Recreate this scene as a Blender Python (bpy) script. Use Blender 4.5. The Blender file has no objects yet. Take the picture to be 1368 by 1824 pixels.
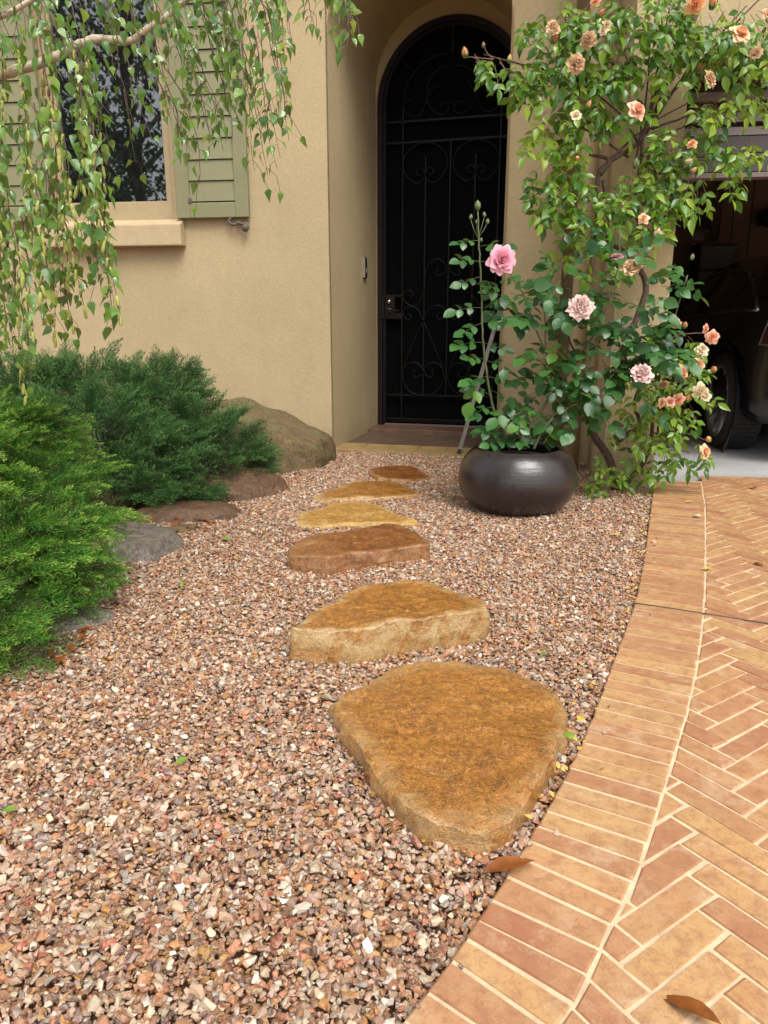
import bpy, bmesh, math, random
import numpy as np
from mathutils import Vector, Matrix, noise as mnoise

random.seed(7); rng = np.random.default_rng(11)
sc = bpy.context.scene
C = sc.collection
R = math.radians

# ------------------------------------------------------------------ camera, sky, sun, exposure
PITCH = R(14.3); FPX = 1300.0; CAMH = 1.0
cam_d = bpy.data.cameras.new('camera'); cam = bpy.data.objects.new('camera', cam_d); C.objects.link(cam)
cam.location = (0, 0, CAMH); cam.rotation_euler = (R(90) - PITCH, 0, 0)
cam_d.sensor_fit = 'VERTICAL'; cam_d.sensor_height = 24; cam_d.lens = 24 * FPX / 1824
cam_d.clip_start = 0.02; cam_d.clip_end = 500
sc.camera = cam

SUN_EL, SUN_AZ = R(56), R(158)          # azimuth clockwise from +Y: behind the camera, a little to the right
world = bpy.data.worlds.new('World'); sc.world = world; world.use_nodes = True
wn = world.node_tree; wn.nodes.clear()
sky = wn.nodes.new('ShaderNodeTexSky'); sky.sky_type = 'NISHITA'; sky.sun_disc = False
sky.sun_elevation = SUN_EL; sky.sun_rotation = SUN_AZ; sky.dust_density = 4.0; sky.air_density = 1.0
hs = wn.nodes.new('ShaderNodeHueSaturation'); hs.inputs['Saturation'].default_value = 0.22
bg = wn.nodes.new('ShaderNodeBackground'); bg.inputs['Strength'].default_value = 0.15
wo = wn.nodes.new('ShaderNodeOutputWorld')
wn.links.new(sky.outputs[0], hs.inputs['Color']); wn.links.new(hs.outputs[0], bg.inputs['Color']); wn.links.new(bg.outputs[0], wo.inputs['Surface'])
sun_d = bpy.data.lights.new('sun', 'SUN'); sun_d.energy = 1.4; sun_d.angle = R(30); sun_d.color = (1.0, 0.965, 0.905)
sun = bpy.data.objects.new('sun', sun_d); C.objects.link(sun)
sdir = Vector((math.sin(SUN_AZ) * math.cos(SUN_EL), math.cos(SUN_AZ) * math.cos(SUN_EL), math.sin(SUN_EL)))
sun.rotation_euler = sdir.to_track_quat('Z', 'Y').to_euler()
sc.view_settings.view_transform = 'Standard'; sc.view_settings.look = 'None'
sc.view_settings.gamma = 1.0; sc.view_settings.use_curve_mapping = False
sc.view_settings.exposure = 0.66

# ------------------------------------------------------------------ picture -> place
CP, SP = math.cos(PITCH), math.sin(PITCH)
def ray(px, py):
    x = (px - 684) / FPX; v = (912 - py) / FPX
    return Vector((x, CP + v * SP, -SP + v * CP))
def G(px, py, z=0.0):
    d = ray(px, py); t = (z - CAMH) / d.z
    return Vector((d.x * t, d.y * t, z))
def at(px, py, Y):
    d = ray(px, py); t = Y / d.y
    return Vector((d.x * t, Y, CAMH + d.z * t))
def proj(P):
    q = P[2] - CAMH
    dep = P[1] * CP - q * SP; up = P[1] * SP + q * CP
    if dep <= 0.01: return (-9999, -9999, dep)
    return (684 + FPX * P[0] / dep, 912 - FPX * up / dep, dep)
class Frame:                            # a wall's own axes: u to the right, w into the house, z up
    def __init__(s, o, yaw):
        s.o = Vector((o[0], o[1], 0)); s.r = Vector((math.cos(yaw), -math.sin(yaw), 0)); s.d = Vector((math.sin(yaw), math.cos(yaw), 0)); s.yaw = yaw
    def P(s, u, w, z): return s.o + s.r * u + s.d * w + Vector((0, 0, z))
    def pix(s, px, py, w=0.0):          # (u, z) on the plane w
        d = ray(px, py); c = Vector((0, 0, CAMH))
        t = ((s.o + s.d * w) - c).dot(s.d) / d.dot(s.d)
        q = c + d * t
        return (q - s.o).dot(s.r), q.z
    def side(s, px, py, u=0.0):         # (w, z) on the side plane u
        d = ray(px, py); c = Vector((0, 0, CAMH))
        t = ((s.o + s.r * u) - c).dot(s.r) / d.dot(s.r)
        q = c + d * t
        return (q - s.o).dot(s.d), q.z

# ------------------------------------------------------------------ materials
def lin(r, g, b):
    f = lambda c: (c / 255 / 12.92) if c <= 10 else ((c / 255 + .055) / 1.055) ** 2.4
    return (f(r), f(g), f(b), 1)
class NT:
    def __init__(s, name):
        s.m = bpy.data.materials.new(name); s.m.use_nodes = True
        s.t = s.m.node_tree; s.t.nodes.clear()
        s.out = s.n('ShaderNodeOutputMaterial'); s.p = s.n('ShaderNodeBsdfPrincipled')
        s.l(s.p.outputs[0], s.out.inputs['Surface'])
    def n(s, kind, **kw):
        x = s.t.nodes.new(kind)
        for k, v in kw.items(): setattr(x, k, v)
        return x
    def l(s, a, b): s.t.links.new(a, b)
    def val(s, k, v): s.p.inputs[k].default_value = v
    def coord(s, kind='Object', scale=None):
        tc = s.n('ShaderNodeTexCoord')
        if scale is None: return tc.outputs[kind]
        mp = s.n('ShaderNodeMapping'); mp.inputs['Scale'].default_value = scale
        s.l(tc.outputs[kind], mp.inputs['Vector']); return mp.outputs[0]
    def noise(s, scale, detail=4, rough=.6, vec=None, dist=0):
        x = s.n('ShaderNodeTexNoise'); x.inputs['Scale'].default_value = scale; x.inputs['Detail'].default_value = detail
        x.inputs['Roughness'].default_value = rough; x.inputs['Distortion'].default_value = dist
        if vec is not None: s.l(vec, x.inputs['Vector'])
        return x.outputs['Fac']
    def ramp(s, fac, stops, interp='LINEAR'):
        x = s.n('ShaderNodeValToRGB'); cr = x.color_ramp; cr.interpolation = interp
        while len(cr.elements) < len(stops): cr.elements.new(.5)
        for e, (p, c) in zip(cr.elements, stops): e.position = p; e.color = c if len(c) == 4 else (*c, 1)
        s.l(fac, x.inputs[0]); return x.outputs[0]
    def mix(s, fac, a, b, mode='MIX'):
        x = s.n('ShaderNodeMix', data_type='RGBA', blend_type=mode)
        if isinstance(fac, (int, float)): x.inputs[0].default_value = fac
        else: s.l(fac, x.inputs[0])
        for k, c in ((6, a), (7, b)):
            if isinstance(c, tuple): x.inputs[k].default_value = c
            else: s.l(c, x.inputs[k])
        return x.outputs[2]
    def math(s, op, a, b=None):
        x = s.n('ShaderNodeMath', operation=op)
        for k, c in ((0, a), (1, b)):
            if c is None: continue
            if isinstance(c, (int, float)): x.inputs[k].default_value = c
            else: s.l(c, x.inputs[k])
        return x.outputs[0]
    def bump(s, h, strength=.3, dist=.01):
        x = s.n('ShaderNodeBump'); x.inputs['Strength'].default_value = strength; x.inputs['Distance'].default_value = dist
        s.l(h, x.inputs['Height']); s.l(x.outputs[0], s.p.inputs['Normal']); return x
    def bumpcoat(s, h):
        x = s.n('ShaderNodeBump'); x.inputs['Strength'].default_value = .55; x.inputs['Distance'].default_value = .010
        s.l(h, x.inputs['Height']); s.l(x.outputs[0], s.p.inputs['Coat Normal'])
    def col(s, c):
        if isinstance(c, tuple): s.p.inputs['Base Color'].default_value = c
        else: s.l(c, s.p.inputs['Base Color'])
    def rnd(s):
        oi = s.n('ShaderNodeObjectInfo'); ge = s.n('ShaderNodeNewGeometry')
        return s.math('FRACT', s.math('ADD', oi.outputs['Random'], ge.outputs['Random Per Island']))

def plain(name, c, rough=.5, metal=0, var=.12, nscale=14, bump=0, bscale=120, spec=.5):
    t = NT(name); n = t.noise(nscale, 5, .6, t.coord('Object'))
    dk = tuple(x * (1 - var) for x in c[:3]) + (1,); lt = tuple(min(1, x * (1 + var)) for x in c[:3]) + (1,)
    t.col(t.ramp(n, [(.3, dk), (.7, lt)])); t.val('Roughness', rough); t.val('Metallic', metal); t.val('Specular IOR Level', spec)
    if bump: t.bump(t.noise(bscale, 3, .6, t.coord('Object')), bump, .004)
    return t.m

def stucco(name, c):
    t = NT(name); v = t.coord('Object')
    big = t.noise(1.1, 5, .6, v); fine = t.noise(160, 3, .7, v); mid = t.noise(26, 4, .7, v)
    streak = t.noise(3, 5, .65, t.coord('Object', (2.2, 2.2, .35)))
    a = tuple(x * .88 for x in c[:3]) + (1,); b = tuple(x * 1.06 for x in c[:3]) + (1,)
    k = t.ramp(big, [(.3, a), (.7, b)])
    k = t.mix(t.math('MULTIPLY', t.ramp(streak, [(.52, (0, 0, 0)), (.75, (1, 1, 1))]), .16), k, (c[0] * .62, c[1] * .6, c[2] * .58, 1))
    k = t.mix(t.ramp(fine, [(.30, (.32, .32, .32)), (.42, (0, 0, 0))]), k, (c[0] * .45, c[1] * .42, c[2] * .36, 1))
    g = t.noise(58, 3, .8, v)
    k = t.mix(t.ramp(g, [(.34, (.34, .34, .34)), (.50, (0, 0, 0))]), k, (c[0] * .74, c[1] * .71, c[2] * .66, 1))
    k = t.mix(t.ramp(g, [(.54, (0, 0, 0)), (.68, (.30, .30, .30))]), k, (c[0] * 1.16, c[1] * 1.15, c[2] * 1.14, 1))
    k = t.mix(t.math('MULTIPLY', t.ramp(t.noise(5, 6, .75, v, .8), [(.56, (0, 0, 0)), (.74, (1, 1, 1))]), .22), k, (c[0] * .70, c[1] * .68, c[2] * .62, 1))
    po = t.n('ShaderNodeSeparateXYZ'); t.l(t.n('ShaderNodeNewGeometry').outputs['Position'], po.inputs[0])
    sp_ = t.math('SUBTRACT', t.math('MULTIPLY', t.noise(7, 5, .7, v), .5), po.outputs['Z'])      # splashed earth at the foot
    k = t.mix(t.ramp(sp_, [(.02, (0, 0, 0)), (.30, (.45, .45, .45))]), k, (.20, .135, .075, 1))
    t.col(k); t.val('Roughness', .88); t.val('Specular IOR Level', .25)
    h = t.math('ADD', t.math('ADD', t.math('MULTIPLY', fine, .8), mid), t.math('MULTIPLY', g, 1.2))
    t.bump(h, .55, .0035)
    return t.m

def leafmat(name, cols, rough=.32, trans=.3, back=1.25, veins=True, spec=.5):
    t = NT(name); r = t.rnd()
    stops = [(i / max(1, len(cols) - 1), c) for i, c in enumerate(cols)]
    k = t.ramp(r, stops)
    n = t.noise(70, 3, .6, t.coord('Object'))
    k = t.mix(t.math('MULTIPLY', n, .35), k, tuple(x * .55 for x in cols[0][:3]) + (1,))
    ge = t.n('ShaderNodeNewGeometry')
    pale = t.mix(.35, k, (.16, .22, .10, 1))
    k2 = t.mix(ge.outputs['Backfacing'], k, pale)
    t.col(k2); t.val('Roughness', rough); t.val('Specular IOR Level', spec)
    if veins: t.bump(t.noise(220, 2, .6, t.coord('Object')), .25, .002)
    tr = t.n('ShaderNodeBsdfTranslucent'); ms = t.n('ShaderNodeMixShader'); ms.inputs[0].default_value = trans
    br = t.mix(.5, k, (.30, .42, .06, 1)); t.l(br, tr.inputs['Color'])
    t.l(t.p.outputs[0], ms.inputs[1]); t.l(tr.outputs[0], ms.inputs[2]); t.l(ms.outputs[0], t.out.inputs['Surface'])
    return t.m

def petalmat(name):
    t = NT(name); a = t.n('ShaderNodeAttribute', attribute_name='Col')
    n = t.noise(60, 3, .6, t.coord('Object'))
    k = t.mix(t.math('MULTIPLY', n, .28), a.outputs['Color'], (.95, .85, .78, 1))
    t.col(k); t.val('Roughness', .55); t.val('Specular IOR Level', .3)
    tr = t.n('ShaderNodeBsdfTranslucent'); ms = t.n('ShaderNodeMixShader'); ms.inputs[0].default_value = .3
    t.l(k, tr.inputs['Color']); t.l(t.p.outputs[0], ms.inputs[1]); t.l(tr.outputs[0], ms.inputs[2]); t.l(ms.outputs[0], t.out.inputs['Surface'])
    return t.m

WALLC = (.475, .376, .218, 1)
M = {}
M['wall'] = stucco('stucco', WALLC)
M['sill'] = plain('painted sill', (.47, .36, .21, 1), .7, var=.08, bump=.15)
M['frame'] = plain('window frame paint', (.40, .31, .175, 1), .45, var=.06)
M['shutter'] = plain('sage shutter paint', (.222, .218, .112, 1), .5, var=.08, nscale=5)
M['iron'] = plain('dark iron', (.0055, .005, .0047, 1), .5, var=.3, spec=.22)
M['doorframe'] = plain('brown metal door frame', (.012, .0075, .007, 1), .45, var=.2, spec=.25)
M['rust'] = plain('weathered iron', (.11, .09, .075, 1), .7, var=.4, nscale=60)
M['tile'] = plain('porch edging stone', (.30, .20, .08, 1), .45, var=.25, nscale=9, bump=.2)
M['slate'] = plain('dark porch floor', (.105, .066, .045, 1), .5, var=.3, nscale=8, bump=.2)
M['timber'] = plain('threshold timber', (.13, .07, .045, 1), .55, var=.3, nscale=12)
M['blackplastic'] = plain('black plastic', (.012, .012, .013, 1), .3)
M['silver'] = plain('brushed silver', (.62, .62, .62, 1), .35, 1)
M['petallitter'] = plain('yellow fallen petals', lin(206, 170, 84), .6, var=.3, nscale=60)
M['stake'] = plain('grey weathered stake', (.20, .175, .145, 1), .7, var=.2, nscale=30)
M['soil'] = plain('dark soil', (.030, .018, .012, 1), .95, var=.5, nscale=50, bump=.8, bscale=90)
M['pipe'] = plain('painted downpipe', (.47, .36, .205, 1), .5, var=.06)
M['louvre'] = plain('garage door slat paint', (.17, .135, .125, 1), .5, var=.08)
M['louvredark'] = plain('garage door dark panel', (.060, .048, .045, 1), .5, var=.1)
M['maroon'] = plain('garage door dark timber', (.045, .016, .012, 1), .55, var=.2)
M['gwall'] = plain('garage lining', (.27, .185, .125, 1), .8, var=.12, nscale=3)
M['gceil'] = plain('garage ceiling', (.22, .20, .18, 1), .8)
M['seam'] = plain('dark seam', (.03, .02, .015, 1), .8)
M['cab'] = plain('grey cabinet', (.17, .19, .17, 1), .5)
M['boxgrey'] = plain('grey switch box', (.30, .28, .25, 1), .5)
M['cane'] = plain('rose cane bark', (.085, .055, .038, 1), .8, var=.45, nscale=50, bump=.5, bscale=70)
M['greenstem'] = plain('green rose stem', (.10, .12, .045, 1), .5, var=.25, nscale=30)
M['redstem'] = plain('reddish young stem', (.16, .075, .045, 1), .5, var=.25, nscale=30)
M['twig'] = plain('birch twig', (.10, .060, .038, 1), .6, var=.3, nscale=40)
M['catkin'] = plain('yellow green catkin', (.36, .40, .09, 1), .65, var=.25, nscale=160, bump=.6, bscale=420)
M['catkinbrown'] = plain('brown catkin', (.10, .05, .03, 1), .7, var=.3, nscale=160, bump=.6, bscale=420)
M['sepal'] = plain('rose sepal', (.12, .20, .06, 1), .5, var=.2, nscale=60)
M['petal'] = petalmat('rose petal')
M['rose'] = leafmat('pink rose leaf', [lin(34, 72, 36), lin(48, 94, 46), lin(70, 118, 52), lin(52, 100, 54)], .30, .18)
M['rosey'] = leafmat('pink rose young leaf', [lin(78, 124, 44), lin(104, 146, 52)], .35, .3)
M['climb'] = leafmat('climbing rose leaf', [lin(48, 94, 24), lin(84, 136, 34), lin(136, 172, 48), lin(68, 118, 34)], .22, .36)
M['climby'] = leafmat('climbing rose young leaf', [lin(128, 164, 44), lin(160, 180, 52), lin(108, 152, 44)], .30, .38)
M['birch'] = leafmat('birch leaf', [lin(62, 108, 34), lin(96, 144, 44), lin(136, 170, 58), lin(80, 126, 52)], .20, .34, spec=.9)
M['birchy'] = leafmat('birch yellow leaf', [lin(150, 164, 60), lin(130, 152, 52)], .30, .4)

def junimat(name, cols, tip):
    t = NT(name); a = t.n('ShaderNodeAttribute', attribute_name='Col')
    sep = t.n('ShaderNodeSeparateColor'); t.l(a.outputs['Color'], sep.inputs[0])
    k = t.ramp(sep.outputs[0], [(i / (len(cols) - 1), c) for i, c in enumerate(cols)])
    k = t.mix(sep.outputs[1], k, tip)
    k = t.mix(sep.outputs[2], k, (.055, .035, .020, 1))
    t.col(k); t.val('Roughness', .5); t.val('Specular IOR Level', .35)
    tr = t.n('ShaderNodeBsdfTranslucent'); ms = t.n('ShaderNodeMixShader'); ms.inputs[0].default_value = .2
    t.l(k, tr.inputs['Color']); t.l(t.p.outputs[0], ms.inputs[1]); t.l(tr.outputs[0], ms.inputs[2]); t.l(ms.outputs[0], t.out.inputs['Surface'])
    return t.m
M['jdark'] = junimat('dark juniper', [lin(50, 82, 46), lin(68, 106, 58), lin(84, 124, 66)], lin(118, 158, 84))
M['jbright'] = junimat('bright juniper', [lin(44, 92, 34), lin(68, 124, 40), lin(92, 148, 48)], lin(172, 204, 86))

def brickmat():
    t = NT('clay brick'); oi = t.n('ShaderNodeAttribute', attribute_name='Col')
    r = t.n('ShaderNodeObjectInfo').outputs['Random']
    ge = t.n('ShaderNodeNewGeometry').outputs['Random Per Island']
    h = t.math('FRACT', t.math('ADD', t.math('MULTIPLY', r, 7.31), ge))
    k = t.ramp(h, [(0, lin(188, 148, 100)), (.18, lin(178, 132, 92)), (.36, lin(168, 116, 84)), (.52, lin(188, 148, 98)), (.66, lin(180, 142, 98)), (.80, lin(158, 102, 76)), (1, lin(174, 130, 90))])
    v = t.n('ShaderNodeNewGeometry').outputs['Position']
    n = t.noise(16, 6, .65, v); n2 = t.noise(130, 4, .7, v); n3 = t.noise(4.5, 5, .7, v)
    k = t.mix(t.ramp(n, [(.36, (0, 0, 0)), (.72, (.55, .55, .55))]), k, lin(194, 160, 116))
    k = t.mix(t.ramp(n3, [(.50, (0, 0, 0)), (.72, (.45, .45, .45))]), k, lin(140, 88, 60))
    k = t.mix(t.ramp(n2, [(.30, (.55, .55, .55)), (.44, (0, 0, 0))]), k, lin(126, 84, 58))
    k = t.mix(t.ramp(t.noise(38, 5, .75, v), [(.38, (.6, .6, .6)), (.54, (0, 0, 0))]), k, lin(148, 102, 74))
    k = t.mix(t.ramp(t.noise(240, 3, .8, v), [(.30, (.7, .7, .7)), (.40, (0, 0, 0))]), k, lin(112, 76, 54))
    k = t.mix(t.ramp(t.noise(2.3, 6, .75, v), [(.48, (0, 0, 0)), (.70, (.30, .30, .30))]), k, lin(146, 106, 70))
    k = t.mix(t.ramp(t.noise(9, 6, .75, v), [(.54, (0, 0, 0)), (.72, (.55, .55, .55))]), k, lin(214, 190, 156))
    t.col(k); t.l(t.ramp(n3, [(.35, (.34, .34, .34)), (.65, (.62, .62, .62))]), t.p.inputs['Roughness']); t.val('Specular IOR Level', .45)
    t.bump(t.math('ADD', t.math('MULTIPLY', n2, .6), n), .35, .003)
    return t.m
M['brick'] = brickmat()
M['mortar'] = plain('pale mortar', lin(204, 180, 146), .85, var=.22, nscale=22, bump=.5, bscale=160)
M['joint'] = plain('dark joint', (.075, .060, .045, 1), .8)
def concrete():
    t = NT('garage concrete'); v = t.coord('Object')
    n = t.noise(3, 6, .65, v); n2 = t.noise(60, 4, .7, v)
    k = t.ramp(n, [(.3, (.33, .33, .33, 1)), (.7, (.47, .47, .46, 1))]); k = t.mix(t.ramp(n2, [(.3, (.3, .3, .3)), (.45, (0, 0, 0))]), k, (.22, .21, .2, 1))
    t.col(k); t.val('Roughness', .6); t.bump(n2, .1, .002); return t.m
M['concrete'] = concrete()

def stonemat(name, cols, pale, rough=.28, palecut=.62, coat=1.0):
    t = NT(name); v = t.n('ShaderNodeNewGeometry').outputs['Position']
    mp = t.n('ShaderNodeMapping'); mp.inputs['Rotation'].default_value = (0, 0, .35); mp.inputs['Scale'].default_value = (9, 17, 14); t.l(v, mp.inputs[0])
    n1 = t.noise(1, 8, .72, mp.outputs[0], .5); n2 = t.noise(70, 6, .8, v); n3 = t.noise(6, 6, .7, v, .6)
    k = t.ramp(n1, [(.22, cols[0]), (.40, cols[1]), (.58, cols[2]), (.78, cols[3])])
    n4 = t.noise(250, 3, .8, v); n5 = t.noise(24, 8, .8, v, .2)
    k = t.mix(t.ramp(n5, [(.40, (.6, .6, .6)), (.50, (0, 0, 0))]), k, cols[0])
    k = t.mix(t.ramp(n2, [(.40, (.75, .75, .75)), (.48, (0, 0, 0))]), k, cols[0])
    k = t.mix(t.ramp(n2, [(.54, (0, 0, 0)), (.62, (.75, .75, .75))]), k, cols[3])
    k = t.mix(t.ramp(n3, [(palecut, (0, 0, 0)), (palecut + .1, (.75, .75, .75))]), k, pale)
    a = t.n('ShaderNodeAttribute', attribute_name='Col')       # chipped dry edges and flanks of a stone
    sp_ = t.n('ShaderNodeSeparateColor'); t.l(a.outputs['Color'], sp_.inputs[0])
    ed = t.math('MULTIPLY', sp_.outputs[0], t.ramp(t.noise(11, 6, .75, v, .4), [(.40, (0, 0, 0)), (.58, (.9, .9, .9))]))
    k = t.mix(ed, k, pale)
    k = t.mix(t.ramp(n4, [(.36, (.6, .6, .6)), (.46, (0, 0, 0))]), k, tuple(x * .42 for x in cols[0][:3]) + (1,))
    k = t.mix(t.ramp(n4, [(.55, (0, 0, 0)), (.63, (.6, .6, .6))]), k, tuple(min(1, x * 1.15) for x in cols[3][:3]) + (1,))
    t.col(k); t.l(t.ramp(n3, [(.35, (rough,) * 3), (.7, (min(.9, rough + .35),) * 3)]), t.p.inputs['Roughness'])
    t.val('Specular IOR Level', .45)
    t.bump(t.math('ADD', t.math('MULTIPLY', n1, 1.2), t.math('ADD', t.math('MULTIPLY', n2, .7), t.math('ADD', t.math('MULTIPLY', n5, .9), t.math('MULTIPLY', n4, .35)))), .8, .010); t.val('Coat Weight', coat); t.val('Coat Roughness', .10)
    t.bumpcoat(t.math('ADD', n1, t.math('MULTIPLY', n2, .5)))
    return t.m
GOLD = [lin(100, 58, 12), lin(156, 95, 22), lin(178, 113, 32), lin(210, 156, 74)]
M['gold'] = stonemat('wet golden sandstone', GOLD, lin(206, 180, 128), .24, .60)
M['goldred'] = stonemat('wet red brown sandstone', [lin(84, 42, 12), lin(128, 70, 20), lin(150, 86, 28), lin(180, 122, 62)], lin(184, 146, 100), .24, .60)
M['goldyellow'] = stonemat('yellow sandstone', [lin(120, 80, 28), lin(160, 112, 42), lin(186, 138, 62), lin(206, 164, 90)], lin(206, 176, 118), .45, .58, .2)
M['bould'] = stonemat('mossy brown boulder rock', [lin(64, 52, 34), lin(98, 82, 54), lin(118, 98, 66), lin(146, 122, 86)], lin(104, 104, 66), .75, .52, .0)
M['bouldred'] = stonemat('red brown boulder rock', [lin(66, 46, 32), lin(94, 68, 48), lin(112, 84, 60), lin(136, 106, 80)], lin(116, 104, 80), .42, .60, .3)
M['grey'] = stonemat('grey speckled rock', [lin(60, 54, 48), lin(104, 96, 86), lin(132, 122, 108), lin(164, 152, 136)], lin(110, 84, 58), .40, .62, .25)

def gravelmat():
    t = NT('wet crushed gravel'); a = t.n('ShaderNodeAttribute', attribute_name='col'); a.attribute_type = 'INSTANCER'
    v = t.coord('Object'); r = t.n('ShaderNodeObjectInfo').outputs['Random']
    add = t.n('ShaderNodeVectorMath', operation='ADD'); t.l(v, add.inputs[0]); t.l(t.math('MULTIPLY', r, 40), add.inputs[1])
    n = t.noise(1.6, 5, .7, add.outputs[0], 1.2); n2 = t.noise(5, 4, .7, add.outputs[0])
    k = t.mix(t.ramp(n, [(.42, (0, 0, 0)), (.62, (.5, .5, .5))]), a.outputs['Color'], lin(198, 168, 138))
    k = t.mix(t.ramp(n2, [(.30, (.6, .6, .6)), (.46, (0, 0, 0))]), k, lin(124, 78, 56))
    t.col(k); t.val('Roughness', .34); t.val('Specular IOR Level', .45); t.val('Coat Weight', .35); t.val('Coat Roughness', .15)
    t.bump(n2, .3, .25)
    return t.m
M['gravel'] = gravelmat()
def bed():
    t = NT('gravel bed earth'); v = t.coord('Object'); n = t.noise(90, 5, .8, v)
    t.col(t.ramp(n, [(.3, lin(84, 56, 40)), (.5, lin(136, 98, 74)), (.7, lin(170, 130, 104))])); t.val('Roughness', .8); t.bump(n, .8, .01); return t.m
M['bed'] = bed()
def potmat():
    t = NT('glazed dark pot'); v = t.coord('Object', (5, 5, 130))
    n = t.noise(1, 5, .7, v); n2 = t.noise(26, 5, .7, t.coord('Object'))
    t.col(t.ramp(n2, [(.3, (.020, .0145, .0140, 1)), (.7, (.028, .020, .0195, 1))])); t.l(t.ramp(n2, [(.3, (.16,) * 3), (.7, (.26,) * 3)]), t.p.inputs['Roughness'])
    t.val('Specular IOR Level', .7); t.bump(t.math('ADD', n, t.math('MULTIPLY', n2, .8)), .28, .006); return t.m
M['pot'] = potmat()
def glass():
    t = NT('dark window glass'); t.col((.006, .008, .009, 1)); t.val('Roughness', .015); t.val('IOR', 2.8)
    t.bump(t.noise(2.2, 2, .5, t.coord('Object')), .03, .02); return t.m
M['glass'] = glass()
def carpaint():
    t = NT('black car paint'); t.col((.010, .010, .012, 1)); t.val('Roughness', .18); t.val('Coat Weight', .6); return t.m
M['car'] = carpaint()
M['carglass'] = plain('dark car glass', (.006, .006, .007, 1), .06)
M['tyre'] = plain('tyre rubber', (.015, .015, .015, 1), .8)
M['rim'] = plain('grey alloy rim', (.34, .33, .32, 1), .35, .8)
M['chrome'] = plain('dull chrome trim', (.5, .48, .46, 1), .3, 1)
M['redlamp'] = plain('red lamp lens', (.028, .003, .004, 1), .15)
M['screen'] = plain('black insect mesh', (.0020, .0020, .0022, 1), .7, var=.1, spec=.06)
M['fallbrown'] = plain('dry brown leaf', lin(128, 72, 26), .4, var=.4, nscale=40)
M['fallyellow'] = plain('yellow fallen leaf', lin(206, 178, 66), .5, var=.2, nscale=40)
M['fallgreen'] = plain('green fallen leaf', lin(110, 146, 52), .4, var=.2, nscale=40)
M['falltan'] = plain('tan fallen leaf', lin(186, 140, 84), .5, var=.3, nscale=40)
M['fallwhite'] = plain('pale fallen petal', lin(232, 214, 190), .5, var=.1, nscale=40)
def barkmat():
    t = NT('white birch bark'); v = t.coord('Object')
    n = t.noise(1, 5, .7, t.coord('Object', (14, 60, 60))); n2 = t.noise(40, 5, .7, v)
    k = t.ramp(n2, [(.3, lin(150, 132, 108)), (.6, lin(206, 192, 168))])
    k = t.mix(t.ramp(n, [(.32, (1, 1, 1)), (.44, (0, 0, 0))]), k, lin(62, 50, 40))
    t.col(k); t.val('Roughness', .75); t.bump(n, .4, .004); return t.m
M['bark'] = barkmat()
M['farleaf'] = leafmat('garden tree leaf', [lin(28, 50, 26), lin(44, 70, 34)], .5, .1, veins=False)

# ------------------------------------------------------------------ mesh helpers
def tag(o, label=None, cat=None, group=None, kind=None):
    if label: o['label'] = label
    if cat: o['category'] = cat
    if group: o['group'] = group
    if kind: o['kind'] = kind
    return o
def adopt(o, parent):
    if parent is not None:
        o.parent = parent; o.matrix_parent_inverse = parent.matrix_basis.inverted()
def empty(name, loc, label=None, cat=None, group=None, kind=None):
    o = bpy.data.objects.new(name, None); C.objects.link(o); o.location = loc; o.empty_display_size = .1
    return tag(o, label, cat, group, kind)
def link_np(name, V, F, mats, parent=None, midx=None, smooth=False, cols=None, recenter=True):
    V = np.asarray(V, dtype=np.float32).reshape(-1, 3)
    F = np.asarray(F, dtype=np.int32)
    if recenter:
        c = np.array([(V[:, 0].min() + V[:, 0].max()) / 2, (V[:, 1].min() + V[:, 1].max()) / 2, V[:, 2].min()], dtype=np.float32)
        V = V - c
    else: c = (0, 0, 0)
    me = bpy.data.meshes.new(name)
    k = F.shape[1]
    me.vertices.add(len(V)); me.vertices.foreach_set('co', V.ravel())
    me.loops.add(F.size); me.loops.foreach_set('vertex_index', F.ravel())
    me.polygons.add(len(F)); me.polygons.foreach_set('loop_start', np.arange(0, F.size, k, dtype=np.int32))
    if midx is not None: me.polygons.foreach_set('material_index', np.asarray(midx, dtype=np.int32))
    me.polygons.foreach_set('use_smooth', np.full(len(F), smooth, dtype=bool))
    if cols is not None:
        a = me.attributes.new('Col', 'FLOAT_COLOR', 'POINT'); a.data.foreach_set('color', np.asarray(cols, dtype=np.float32).ravel())
    me.update(calc_edges=True); me.validate()
    for m in (mats if isinstance(mats, list) else [mats]): me.materials.append(m)
    o = bpy.data.objects.new(name, me); C.objects.link(o); o.location = [float(x) for x in c]
    adopt(o, parent); return o

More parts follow.
